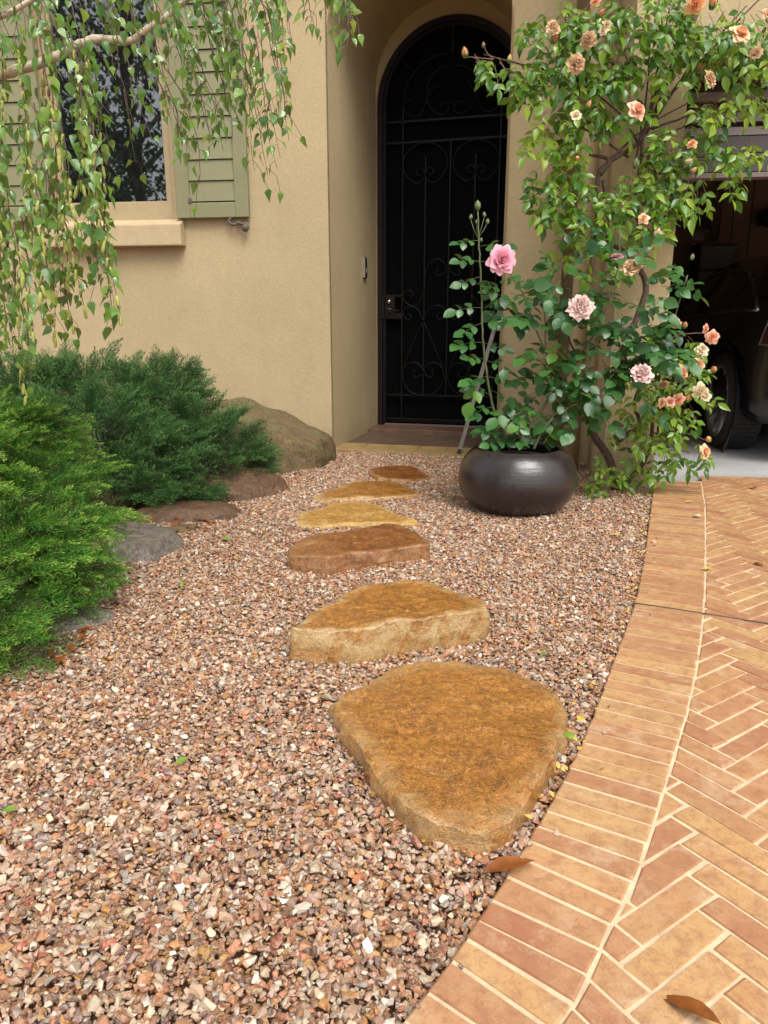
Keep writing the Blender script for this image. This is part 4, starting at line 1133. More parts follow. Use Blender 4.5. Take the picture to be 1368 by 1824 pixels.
stemline([(930, 800), (925, 780), (920, 765)], YB - .03, .011, .009, st); stemline([(950, 800), (965, 770), (985, 745)], YB - .02, .009, .005, gm_)
C_ = stemline([(1000, 690), (960, 600), (930, 520), (903, 480)], [YB + .05, YB, YB - .04, YB - .07], .005, .003, gm_)
D_ = stemline([(1030, 640), (1010, 590), (1005, 500), (1000, 450)], [YB + .1, YB + .08, YB + .05, YB + .05], .006, .003, st)
E_ = stemline([(940, 790), (1000, 730), (1080, 690), (1140, 650), (1190, 590), (1225, 490)], [YB, YB + .02, YB + .05, YB + .05, YB + .03, YB], .008, .003, gm_)
H_ = stemline([(1000, 730), (975, 640), (970, 560), (960, 520)], [YB + .02, YB + .02, YB + .0, YB], .005, .003, gm_)
def leafstem(c, t0, t1, n, size, mats, both=True, spread=1.0):
    for k in range(n):
        t = t0 + (t1 - t0) * k / max(1, n - 1); p = c[min(len(c) - 1, int(t * (len(c) - 1)))]
        s_ = 1 if k % 2 else -1
        d = Vector((s_ * random.uniform(.6, 1), random.uniform(-.8, .1), random.uniform(-.25, .45)))
        compound(LB, gs, p, d, size * random.uniform(.85, 1.15), mats, 2)
leafstem(A_, .04, .88, 14, .068, [0]); leafstem(A_, .08, .9, 13, .060, [0])
def cloud(L, stm, specs, base_size, mats_mix, pairs, droop, nrm, anchors=None, Y=4.1, dj=.12, jit=.3, mult=1.0):
    for (px, py, rx, ry, n, young) in specs:
        for k in range(int(n * mult + .5)):
            a = random.uniform(0, 2 * math.pi); q = math.sqrt(random.random())
            x = px + rx * q * math.cos(a); y = py + ry * q * math.sin(a)
            P = at(x, y, Y + random.uniform(-dj, dj))
            out = Vector(((x - px) / rx * .8, -random.uniform(.1, 1.0), -(y - py) / ry * .4 - droop + random.uniform(-.2, .3)))
            mats = [1] if random.random() < young else [0]
            compound(L, stm, P - out.normalized() * base_size, out, base_size * random.uniform(.75, 1.2), mats, pairs, Vector(nrm), jit=jit)
cloud(LB, gs, [(1010, 500, 60, 50, 13, .03), (950, 530, 60, 45, 13, .02), (1090, 500, 60, 60, 17, .05), (1100, 570, 80, 60, 26, .03), (1060, 650, 90, 70, 32, .03),
               (1150, 600, 60, 60, 18, .08), (1130, 680, 60, 60, 14, .08), (1000, 640, 60, 60, 12, .05), (1030, 730, 60, 40, 12, .05), (960, 730, 60, 40, 10, .14),
               (940, 750, 60, 25, 5, .1), (980, 700, 50, 40, 9, .1), (1200, 600, 40, 40, 8, .2), (1110, 430, 40, 50, 9, .05), (1210, 480, 25, 28, 4, .15), (1180, 520, 35, 30, 5, .1), (890, 520, 45, 30, 8, .0), (870, 760, 35, 20, 3, 0), (1075, 400, 35, 30, 5, .05)],
      .066, None, 2, .15, (0, -.62, .78), Y=YB + .03, dj=.13, mult=.85)
# the yellowed leaf low on the left
yl = at(842, 690, YB - .12); compound(LB, gs, yl + Vector((.04, 0, .06)), (-.4, -.4, -.7), .085, [1], 1)
gs.build('leaf_stalk', M['greenstem'], bush, smooth=True)['kind'] = 'stuff'; gm_.build('green_stem', M['greenstem'], bush); st.build('woody_stem', M['cane'], bush, smooth=True)
LB.finish(bush)
FC = Vector((0, -1, .15))
bloom('rose_bloom', at(893, 464, YB - .20), (-.03, -1, .06), .055, 'pink', bush, 'fresh full pink rose, the largest bloom')
bloom('rose_bloom', at(1034, 548, YB - .22), (-.1, -.9, .3), .050, 'blush', bush, 'faded dusty pink rose lower among the leaves')
bloom('rose_bloom', at(1142, 667, YB - .22), (-.05, -.8, .5), .044, 'blush', bush, 'pale wilting rose beside the lower leaves')
bloom('rose_bloom', at(1124, 478, YB - .14), (-.2, -.7, .5), .040, 'tan', bush, 'dried brown rose against the climbing cane')
bloom('rose_bloom', at(1098, 461, YB - .06), (.0, -.2, .9), .034, 'pink', bush, 'small pink rose half hidden behind leaves')
tb = MB()
for (x, y, r_) in ((851, 372, .017), (838, 390, .010), (863, 386, .010), (868, 398, .010), (849, 398, .009), (857, 430, .008)):
    b_ = at(x, y, YB - .02); tb.tube([at(851, 425 if y < 420 else 445, YB - .02), b_.lerp(at(851, 420, YB - .02), .4) + Vector((0, 0, -.01)), b_], [.0024, .002, .0018], 5)
    bud(b_, (random.uniform(-.15, .15), -.1, 1), r_, GREENB, bush)
bud(at(1047, 590, YB - .09), (0, -.4, 1), .013, (.4, .36, .16, 1), bush); bud(at(1232, 462, YB), (.1, -.1, 1), .012, GREENB, bush)
tb.build('bud_stalk', M['greenstem'], bush, smooth=True)['kind'] = 'stuff'

# ================================================================== CLIMBING ROSE
climb = empty('climbing_rose', G(1096, 868), 'apricot climbing rose trained up the garage pier', 'climbing rose')
CT = [leaf_template(w, f_, d, shape='lance', wav=wv) for (w, f_, d, wv) in ((.52, .30, .16, .008), (.46, .42, .28, .01), (.56, .20, .10, -.01), (.50, .35, .40, .012))]
LC = Leaves(CT, [M['climb'], M['climby']]); cs_ = Each(); cg = MB()
YC = 4.44
stemline([(1097, 872), (1090, 830), (1075, 800), (1058, 775), (1056, 748), (1066, 735), (1090, 690), (1120, 600), (1150, 520), (1140, 480), (1128, 462), (1108, 446), (1085, 430), (1080, 380), (1075, 320)], YC, .026, .012, cs_, 8)
stemline([(1092, 795), (1115, 775), (1140, 755), (1130, 720), (1150, 660), (1170, 600)], YC - .02, .016, .008, cs_, 8)
stemline([(1105, 872), (1125, 850), (1148, 820), (1160, 780), (1165, 720), (1180, 650)], YC - .04, .018, .008, cs_, 8)
stemline([(1120, 455), (1122, 425), (1138, 405), (1130, 360), (1140, 300), (1150, 220), (1190, 130), (1230, 60), (1260, -30)], YC, .013, .009, cs_, 7)
stemline([(1068, 310), (1085, 285), (1050, 275)], YC, .018, .007, cs_, 7); stemline([(1066, 420), (1064, 360), (1066, 310), (1090, 285), (1130, 260), (1150, 230)], YC, .014, .012, cs_, 7)
for (a, b, c_) in (((1085, 285), (1160, 220), (1260, 165)), ((1140, 240), (1200, 160), (1290, 20)), ((1130, 300), (1150, 180), (1160, 40)), ((1145, 250), (1130, 150), (1090, 30)), ((1150, 240), (1230, 120), (1330, 10)), ((1160, 230), (1250, 200), (1330, 190)),
                  ((1140, 260), (1100, 200), (1010, 130)), ((1150, 230), (1210, 100), (1250, -20)), ((1155, 220), (1180, 90), (1170, -30)), ((1140, 290), (1180, 310), (1260, 290)), ((1150, 240), (1170, 130), (1200, -20)), ((1120, 280), (1040, 230), (980, 240)), ((1000, 130), (930, 115), (862, 97)), ((1200, 300), (1280, 280), (1350, 265)),
                  ((1150, 220), (1265, 90), (1380, -30)), ((1170, 240), (1200, 235), (1260, 200))):
    stemline([a, b, c_], [YC, YC - .03, YC - .10], .0075, .003, cs_, 5)
stemline([(880, 105), (868, 95), (862, 82)], YC - .10, .003, .002, cg, 5); stemline([(880, 106), (850, 103), (832, 102)], YC - .10, .003, .002, cg, 5)
for (a, b, c_) in (((1150, 640), (1200, 600), (1262, 592)), ((1160, 680), (1210, 665), (1268, 660)), ((1160, 720), (1200, 720), (1250, 700)), ((1160, 780), (1210, 770), (1262, 785)), ((1165, 770), (1210, 800), (1252, 806)), ((1150, 700), (1190, 690), (1240, 655))):
    stemline([a, b, c_], [YC - .05, YC - .1, YC - .14], .005, .002, cg, 5)
NRM = (0, -.75, .66)
cloud(LC, cg, [(1000, 60, 60, 50, 24, .05), (1010, 140, 55, 45, 18, .08), (1080, 60, 70, 60, 30, .10), (1080, 150, 60, 55, 24, .15), (1170, 30, 70, 45, 22, .10), (1250, 50, 60, 50, 22, .25), (1225, 105, 50, 40, 12, .4), (1290, 95, 40, 35, 8, .5), (1330, 40, 50, 50, 18, .2),
               (1340, 110, 35, 35, 9, .3), (1180, 110, 60, 50, 9, .25), (1100, 210, 50, 30, 8, .3), (1040, 200, 40, 30, 6, .2), (985, 235, 40, 38, 15, .75), (1010, 280, 30, 30, 7, .35), (975, 330, 35, 40, 13, .1), (1010, 340, 30, 30, 8, .15), (1000, 60, 40, 60, 8, .05),
               (1055, 240, 40, 25, 4, .45), (1120, 350, 60, 45, 19, .1), (1060, 375, 45, 45, 12, .12), (1040, 400, 30, 30, 6, .1), (1200, 270, 50, 45, 20, .15), (1235, 330, 40, 38, 13, .18), (1190, 340, 40, 35, 10, .15), (1175, 260, 40, 25, 6, .1),
               (1290, 265, 35, 22, 6, .35), (1295, 310, 25, 20, 4, .1), (1335, 265, 30, 18, 4, .8), (1300, 195, 35, 20, 5, .9), (1330, 160, 30, 25, 6, 1), (1355, 185, 20, 20, 4, .9), (1270, 210, 40, 30, 8, .3), (1350, 130, 25, 20, 4, .9),
               (920, 130, 30, 28, 8, .45), (880, 120, 28, 15, 5, .2), (940, 160, 20, 15, 4, .3), (850, 112, 12, 12, 3, .1), (945, 50, 12, 20, 2, .0),
               (1160, 420, 30, 30, 7, .7), (1080, 450, 40, 40, 7, .2), (1015, 430, 20, 20, 3, .4)],
      .064, None, 2, .75, NRM, Y=YC - .10, dj=.09, jit=.5, mult=1.32)
cloud(LC, cg, [(1190, 640, 55, 50, 17, .35), (1220, 690, 45, 45, 16, .5), (1180, 700, 50, 40, 15, .45), (1200, 745, 55, 35, 17, .5), (1150, 740, 50, 35, 11, .45), (1120, 770, 40, 25, 5, .3), (1220, 790, 40, 25, 7, .15), (1185, 815, 35, 25, 6, .1),
               (1080, 830, 35, 25, 7, .3), (1130, 830, 40, 28, 9, .35), (1060, 850, 22, 15, 4, .4), (1150, 795, 35, 25, 7, .2), (1245, 810, 22, 18, 4, .05), (1230, 620, 30, 30, 7, .2), (1090, 700, 50, 40, 9, .45)],
      .056, None, 2, .55, NRM, Y=YC - .13, dj=.08, jit=.35)
cs_.build('cane', M['cane'], climb, smooth=True); cg.build('leaf_stalk', M['redstem'], climb, smooth=True)['kind'] = 'stuff'
random.shuffle(LC.items)
LC.finish(climb)
for (x, y, r_, kd) in ((1240, 8, 15, 'orange'), (1318, 62, 18, 'peach'), (1025, 113, 14, 'tan'), (984, 50, 11, 'tan'), (1048, 72, 12, 'tan'), (1134, 197, 15, 'salmon'), (1026, 206, 9, 'cream'), (1262, 142, 13, 'tan'), (1347, 95, 9, 'tan'),
                       (1076, 55, 9, 'cream'), (1233, 257, 8, 'orange'), (1062, 2, 9, 'orange'), (1146, 390, 9, 'peach'), (1172, 415, 6, 'cream'), (1268, 600, 12, 'salmon'), (1256, 585, 8, 'salmon'), (1206, 577, 8, 'cream'), (1250, 623, 11, 'cream'), (1244, 650, 14, 'peach'), (1214, 663, 13, 'orange'),
                       (1247, 695, 13, 'cream'), (1258, 707, 9, 'cream'), (1178, 717, 10, 'peach'), (1194, 716, 10, 'salmon'), (1209, 711, 11, 'salmon'), (1254, 805, 14, 'peach'), (1182, 686, 8, 'tan'), (1080, 45, 7, 'tan'), (1365, 25, 9, 'peach')):
    bloom('rose_bloom', at(x, y, YC - .31), Vector((random.uniform(-.9, .9), -1, random.uniform(-.3, .9))), r_ / FPX * 4.3 * .82, kd, climb)
for (x, y, r_, cc) in ((829, 101, 6, ORB), (907, 111, 4.5, YLB), (861, 84, 3, (.6, .3, .16, 1)), (1268, 14, 7, ORB), (1046, 193, 5, (.88, .3, .14, 1)), (1230, 307, 5, ORB), (1030, 283, 4, ORB), (1219, 583, 5, ORB), (1271, 661, 6, ORB), (1263, 785, 6, ORB), (1223, 715, 6, (.9, .3, .12, 1)), (1132, 298, 6, GREENB), (985, 75, 6, (.7, .2, .08, 1)), (1218, 290, 6, (.88, .75, .4, 1)), (1170, 430, 6, GREENB), (1064, 30, 6, (.7, .25, .1, 1))):
    bud(at(x, y, YC - .26), (random.uniform(-.5, .6), -.5, random.uniform(.1, 1)), r_ / FPX * 4.3, cc, climb)

# ================================================================== WEEPING BIRCH
birch = empty('weeping_birch', (-1.95, 3.1, 0), 'weeping birch with hanging leafy twigs and yellow catkins in front of the window', 'tree')
bm_ = MB(); YBI = 2.62
bm_.tube(catmull([(-1.98, 3.12, -.05), (-1.94, 3.08, .5), (-1.96, 3.02, 1.0), (-1.92, 2.95, 1.5), (-1.98, 2.9, 2.1), (-2.0, 2.9, 2.8), (-1.9, 2.95, 3.6)], 6), [.075 - .0009 * i for i in range(37)], 12)
bm_.build('trunk', M['bark'], birch, smooth=True)
bl = Each()
lc = stemline([(-190, 225), (-90, 190), (0, 138), (45, 122), (105, 100), (160, 72), (200, 70), (228, 74), (262, 52), (300, 28), (340, -6), (400, -60)], [2.9, 2.8, 2.66, 2.62, 2.6, 2.6, 2.6, 2.6, 2.6, 2.6, 2.58, 2.55], .018, .007, bl, 10)
stemline([(-120, 60), (0, 30), (90, -20)], YBI + .1, .012, .007, bl, 8); stemline([(340, -6), (430, -50), (560, -70), (640, -40)], YBI, .008, .004, bl, 7)
bl.build('limb', M['bark'], birch, smooth=True)
tw = MB(); ck = []
BT = [leaf_template(w, f_, d, shape='birch', wav=wv) for (w, f_, d, wv) in ((.66, .20, .12, .02), (.60, .34, .26, .03), (.70, .12, .18, -.02), (.56, .46, .34, .01), (.64, .55, .15, -.03))]
LV = Leaves(BT, [M['birch'], M['birchy']])
def strand(xt, yt, xb, yb, Y, dens=1.0, lsz=.038):
    bow = random.uniform(-14, 14)
    pix = [(xt + (xb - xt) * t + bow * math.sin(math.pi * t) + random.gauss(0, 2.5), yt + (yb - yt) * t) for t in (0, .2, .4, .6, .8, 1)]
    Y1 = Y - random.uniform(0, .12)
    c = stemline(pix, [Y + (Y1 - Y) * t for t in (0, .2, .4, .6, .8, 1)], .0024, .0009, tw, 4, 4, .002)
    L = sum((c[i] - c[i - 1]).length for i in range(1, len(c))); n = max(3, int(L / .034 * dens))
    for k in range(n):
        t = (k + random.random()) / n
        if t < .05: continue
        p = c[int(t * (len(c) - 1))]
        an = random.uniform(0, 2 * math.pi); d = Vector((math.cos(an), math.sin(an) - .25, random.uniform(-.9, .0)))
        pe = p + d.normalized() * random.uniform(.010, .022); tw.tube([p, pe], .0007, 3, False)
        ax = d * .65 + Vector((0, 0, -.80)) + rv(.40)
        nm = Vector((d.x * 1.0, d.y * .9 - .20, .35)) + rv(.55)
        LV.put(pe, ax, nm, lsz * random.uniform(.6, 1.18), 1 if random.random() < .06 else 0)
        if random.random() < .34 * dens:
            q = c[min(len(c) - 1, int(t * (len(c) - 1)) + 1)]; ck.append(q)
    # a few side twiglets
    for k in range(int(L / .16)):
        p = c[random.randrange(2, len(c) - 1)]; e_ = p + Vector((random.uniform(-.05, .05), random.uniform(-.04, .03), -random.uniform(.04, .10)))
        tw.tube([p, p.lerp(e_, .5) + Vector((random.uniform(-.01, .01), 0, .012)), e_], .0009, 3, False)
        LV.put(e_, Vector((random.uniform(-.4, .4), -.1, -1)), Vector((random.uniform(-.5, .5), -.8, .4)), lsz * random.uniform(.7, 1.1), 0)
left = [(8, 640), (45, 705), (62, 600), (78, 565), (22, 560), (100, 600), (130, 590), (118, 500), (150, 545), (168, 450), (190, 490), (215, 560), (205, 588), (182, 400), (30, 450), (5, 480), (-20, 560), (60, 430), (92, 470), (140, 330), (160, 350), (110, 300), (-10, 400), (40, 350), (75, 520), (-40, 620), (135, 440), (25, 620), (178, 520), (110, 545), (50, 655), (12, 575)]
for (x, y) in left: strand(x - random.uniform(10, 50), max(60, y - random.uniform(200, 420)), x, y, random.uniform(2.2, 2.75), 1.55, .044)
mid = [(245, 292), (272, 250), (200, 275), (228, 200), (188, 335), (215, 225), (262, 200), (235, 160)]
for (x, y) in mid[:5]: strand(x - random.uniform(20, 50), y - random.uniform(130, 220), x, y, random.uniform(2.4, 2.8), .8)
shut = [(322, 292), (346, 275), (360, 328), (372, 232), (398, 268), (418, 255), (388, 205), (342, 185), (432, 225), (305, 215), (410, 200), (330, 240), (426, 180), (380, 262)]
for (x, y) in shut: strand(x - random.uniform(40, 90), max(-40, y - random.uniform(160, 260)), x, y, random.uniform(2.4, 2.8), 1.0)
rt = [(455, 225), (470, 245), (490, 300), (480, 312), (500, 232), (516, 250), (450, 305), (510, 190), (466, 130), (485, 210), (500, 280), (446, 160)]
for (x, y) in rt: strand(x - random.uniform(20, 60), max(-60, y - random.uniform(180, 300)), x, y, random.uniform(2.4, 2.75), .95)
for k in range(44):
    x = -10 + k * 12.4 + random.uniform(-8, 8); y = random.uniform(55, 165) - (25 if x > 440 else 0)
    if 190 < x < 310: y -= 35
    strand(x - random.uniform(20, 70), y - random.uniform(120, 200), x, y, random.uniform(2.35, 2.9), 1.15, .042)
for (x, y) in [(566, 62), (602, 58), (618, 92), (540, 30), (636, 60), (582, 25), (625, 40), (612, 75)]: strand(x - random.uniform(5, 25), y - random.uniform(90, 140), x, y, random.uniform(2.4, 2.7), 1.3)
tw.build('twig', M['twig'], birch, smooth=True)['kind'] = 'stuff'
LV.finish(birch)
ckm = []
for k in range(3):
    m = MB(); L, r_ = (.038, .0052) if k < 2 else (.024, .0045)
    m.lathe([(.0004, 0), (r_ * .8, -L * .08), (r_, -L * .3), (r_ * 1.05, -L * .6), (r_ * .8, -L * .9), (.0004, -L)], (0, 0, 0), 8)
    me = bpy.data.meshes.new('catkin'); me.from_pydata(m.v, [], m.f); me.materials.append(M['catkin'] if k < 2 else M['catkinbrown'])
    for pl in me.polygons: pl.use_smooth = True
    ckm.append(me)
for i, p in enumerate(ck[:290]):
    br = random.random() < .06
    o = bpy.data.objects.new('catkin', ckm[2 if br else random.randrange(2)]); C.objects.link(o); o.location = p
    s_ = random.uniform(.8, 1.15); o.scale = (s_, s_, s_); o.rotation_euler = (random.gauss(0, .15), random.gauss(0, .15), random.uniform(0, 6)); adopt(o, birch)

# ================================================================== JUNIPERS
def plume_template(seed, nb=16, flat=.30):
    rg = np.random.default_rng(seed); V = []; F = []; W = []; GT = []
    def needle(p, d, L, w, roll, g):
        b = len(V); d = d / np.linalg.norm(d); a = np.cross(d, [0.31, .2, .93]); a /= np.linalg.norm(a) + 1e-9; c = np.cross(d, a)
        s = a * math.cos(roll) + c * math.sin(roll)
        V.extend([p, p + d * L * .45 + s * w, p + d * L, p + d * L * .45 - s * w]); F.extend([(b, b + 1, b + 2), (b, b + 2, b + 3)]); GT.extend([g, g, min(1, g + .35), g])
    for i in range(nb):
        t = (i + .5) / nb; base = np.array([0, t, -.16 * t * t + .06 * math.sin(t * 3)])
        s = 1 if i % 2 else -1
        sl = .40 * (1 - t) ** .7 * (.35 + .65 * min(1, t * 4)) + .07
        d = np.array([s * rg.uniform(.6, 1.0), rg.uniform(.75, 1.2), rg.normal(0, flat) + .12]); d /= np.linalg.norm(d)
        g0 = .15 + .45 * t
        nsub = 5
        for k in range(nsub):
            q = base + d * sl * (k + .3) / nsub; s2 = 1 if k % 2 else -1
            dd = d * 1.0 + np.array([0, .45, .1]) + rg.normal(0, .42, 3)
            needle(q, dd, rg.uniform(.075, .135), rg.uniform(.010, .016), rg.uniform(0, 3.14), g0 + .35 * k / nsub)
        needle(base, d, sl * 1.05, .007, rg.uniform(0, 3.14), g0)
    needle(np.array([0, 0, 0.]), np.array([0, 1, -.1]), 1.0, .008, .3, .1); needle(np.array([0, 0, 0.]), np.array([0, 1, -.1]), 1.0, .008, 1.8, .1)
    return np.array(V, dtype=np.float32), np.array(F, dtype=np.int32), np.array(GT, dtype=np.float32)
def juniper(label, lobes, mat, nplumes, size, dirbias, tipamt, seed, baseXY, armlen=.2):
    rg = np.random.default_rng(seed); random.seed(seed)
    root = empty('juniper_bush', (baseXY[0], baseXY[1], 0), label, 'juniper')
    T = [plume_template(seed * 10 + k) for k in range(6)]
    Ls = []
    for (px, py, Y, rx, ry, rd) in lobes:
        c = at(px, py, Y); k = proj(c)[2] / FPX; Ls.append((np.array(c), np.array([rx * k, rd, ry * k])))
    wts = np.array([l[1][0] * l[1][2] + l[1][1] * l[1][0] for l in Ls]); wts /= wts.sum()
    VV = []; FF = []; CC = []; b = 0; n = 0; tries = 0
    def plume(p, ax, up, s, dead=False, tipk=1.0):
        nonlocal b, n
        ax = ax / np.linalg.norm(ax); up = up - ax * up.dot(ax); up /= np.linalg.norm(up) + 1e-9; x = np.cross(ax, up)
        V, F, GT = T[rg.integers(len(T))]
        q = V @ (np.array([x, ax, up]) * s) + p
        if q[:, 2].min() < .004: q[:, 2] = np.maximum(q[:, 2], .004)
        VV.append(q); FF.append(F + b); b += len(V)
        col = np.empty((len(V), 4), dtype=np.float32); col[:, 0] = np.clip(rg.normal(.45, .2), 0, 1); col[:, 1] = np.clip((GT - .30) * 1.25, 0, 1) * tipamt * tipk * rg.uniform(.3, 1.4); col[:, 2] = .7 if dead else 0; col[:, 3] = 1
        CC.append(np.clip(col, 0, 1)); n += 1
    # inner growth: brown dead needles, also colouring in the shade of the gaps
    nin = int(nplumes * .24)
    while n < nin:
        li = rg.choice(len(Ls), p=wts); c, r_ = Ls[li]; d = rg.normal(size=3); d /= np.linalg.norm(d)
        if d[2] < -.4 or d[1] > .5: continue
        p = c + d * r_ * rg.uniform(.45, .80)
        if p[2] < .03: continue
        plume(p, d * .7 + np.array(dirbias) + rg.normal(0, .5, 3), rg.normal(0, 1, 3) + np.array([0, 0, .6]), size * .9, rg.random() < .38, .12)
    # arms: a shoot that runs out of the bush and carries flat feathery sprays
    while n < nplumes:
        li = rg.choice(len(Ls), p=wts); c, r_ = Ls[li]; d = rg.normal(size=3); d /= np.linalg.norm(d)
        if d[2] < -.35 or d[1] > .45: continue
        k_ = rg.uniform(.85, 1.28); tip = c + d * r_ * k_
        if tip[2] < .05: continue
        if any(lj != li and np.sum(((tip - c2) / r2) ** 2) < .70 for lj, (c2, r2) in enumerate(Ls)) and rg.random() < .8: continue
        ad = d * .8 + np.array(dirbias) + rg.normal(0, .18, 3); ad /= np.linalg.norm(ad)
        L = armlen * rg.uniform(.7, 1.2); st0 = tip - ad * L
        side = np.cross(ad, np.array([0, 0, 1.])); side /= np.linalg.norm(side) + 1e-9; up = np.cross(side, ad)
        np_ = int(11 * rg.uniform(.8, 1.2))
        for k in range(np_):
            t = (k + .5) / np_; sg = 1 if k % 2 else -1
            p = st0 + ad * L * (t - .25) + up * (.10 * L * t - .25 * L * t * t * .5)
            spread = (.75 - .6 * t) * sg
            plume(p, ad + side * spread + rg.normal(0, .10, 3) + np.array([0, 0, .05]), up + rg.normal(0, .16, 3), size * (1.0 - .35 * abs(t - .4)) * rg.uniform(.75, 1.15), rg.random() < .012, .45 + .75 * t)
    o = link_np('foliage', np.concatenate(VV), np.concatenate(FF), mat, root, cols=np.concatenate(CC)); o['kind'] = 'stuff'
    br = MB()
    c0 = Vector((baseXY[0], baseXY[1], -.02))
    for (c, r_) in Ls:
        for k in range(7):
            d = rg.normal(size=3); d /= np.linalg.norm(d); d[2] = abs(d[2]) * .6; d[1] = -abs(d[1]) if rg.random() < .7 else d[1]
            e_ = Vector(c + d * r_ * .92); mid_ = c0.lerp(e_, .5) + Vector((0, 0, .05)) + rv(.03)
            br.tube(catmull([c0, mid_, e_], 5), [.014 - .0011 * i for i in range(11)], 5)
    br.build('branch', M['cane'], root, smooth=True)
    return root
g1 = G(150, 880); 
juniper('dark blue green juniper mound below the window', [(165, 725, 4.85, 115, 88, .45), (75, 725, 4.6, 95, 85, .45), (262, 730, 4.75, 100, 72, .45), (335, 778, 4.65, 100, 60, .42), (415, 800, 4.6, 60, 40, .30), (230, 830, 4.25, 125, 70, .38), (345, 845, 4.3, 80, 42, .30), (160, 800, 4.2, 125, 95, .40), (245, 875, 3.98, 70, 36, .20), (110, 860, 3.9, 110, 60, .3), (420, 825, 4.75, 60, 34, .25), (300, 690, 5.0, 60, 45, .3), (430, 848, 4.55, 52, 26, .2), (330, 875, 4.1, 60, 24, .2)],
        M['jdark'], 5000, .160, (.14, -.22, .30), .8, 3, (at(180, 800, 4.7).x, 4.7))
juniper('bright green feathery juniper in the left foreground', [(25, 785, 3.0, 120, 70, .40), (60, 865, 2.75, 120, 58, .36), (115, 930, 2.6, 105, 40, .30), (40, 970, 2.4, 130, 75, .30), (110, 1015, 2.45, 95, 45, .24), (130, 1068, 2.42, 75, 26, .16), (20, 1085, 2.2, 95, 75, .24), (5, 1165, 2.0, 75, 62, .20), (-90, 900, 2.6, 170, 180, .45), (-100, 1090, 2.1, 130, 130, .3)],
        M['jbright'], 5400, .120, (.55, -.12, .10), .8, 5, (-1.75, 2.75), .24)
random.seed(23)

# ================================================================== CAR
car = empty('car', (0, 0, 0), 'black car parked nose first in the garage', 'car')
wc = G(1291, 797, .022)
CYAW = R(8.5)
HWID = 1.02
fx = Vector((math.sin(CYAW), math.cos(CYAW), 0)); lx_ = Vector((-math.cos(CYAW), math.sin(CYAW), 0))
WR = .385; RX = .98                     # wheel radius, distance of the rear axle from the tail
orig = Vector((wc.x, wc.y, .022)) - fx * RX - lx_ * (HWID - .10)
car.location = orig
def K(x, y, z): return orig + fx * x + lx_ * y + Vector((0, 0, z))
st_ = [(0.0, .70, .52, 1.00, 1.02), (.10, .84, .34, 1.04, 1.07), (.35, .95, .27, 1.07, 1.16), (.75, 1.00, .25, 1.08, 1.31), (1.2, 1.02, .25, 1.07, 1.46), (1.7, 1.02, .25, 1.05, 1.56), (2.3, 1.02, .25, 1.03, 1.61), (2.8, 1.02, .25, 1.02, 1.59), (3.3, 1.02, .25, 1.01, 1.44), (3.8, 1.01, .25, 1.0, 1.18), (4.1, 1.0, .25, .98, 1.03), (4.6, .96, .26, .90, .95), (5.0, .86, .30, .76, .82), (5.2, .66, .40, .62, .66)]
def ring(x, hw, zb, belt, top):
    gh = max(0, (top - belt)); rf = hw * (.93 - .30 * min(1, gh / .5))
    half = [(hw * .55, zb), (hw * .90, zb + .01), (hw * .985, zb + .10), (hw, zb + (belt - zb) * .45), (hw * .985, zb + (belt - zb) * .72), (hw * .93, belt), (rf, belt + gh * .90), (rf * .82, belt + gh * .985), (rf * .4, top)]
    return [K(x, y, z) for y, z in half] + [K(x, -y, z) for y, z in half[::-1]]
m = MB(); RG = [ring(*s_) for s_ in st_]; n = len(RG[0])
for r_ in RG: m.v += [tuple(p) for p in r_]
for i in range(len(RG) - 1):
    for k in range(n):
        k2 = (k + 1) % n; m.f.append((i * n + k, i * n + k2, (i + 1) * n + k2, (i + 1) * n + k))
m.f += [tuple(range(n)), tuple((len(RG) - 1) * n + k for k in range(n))]
body = m.build('body', M['car'], car, smooth=True)
def lerp_st(x):
    for a, b in zip(st_, st_[1:]):
        if a[0] <= x <= b[0]:
            t = (x - a[0]) / (b[0] - a[0]); return [p + (q - p) * t for p, q in zip(a, b)]
def sidept(x, f_, side, off=.006):
    _, hw, zb, belt, top = lerp_st(x); gh = top - belt; rf = hw * (.93 - .30 * min(1, gh / .5))
    return K(x, side * (hw * .93 + (rf - hw * .93) * f_ + off), belt + gh * .90 * f_)
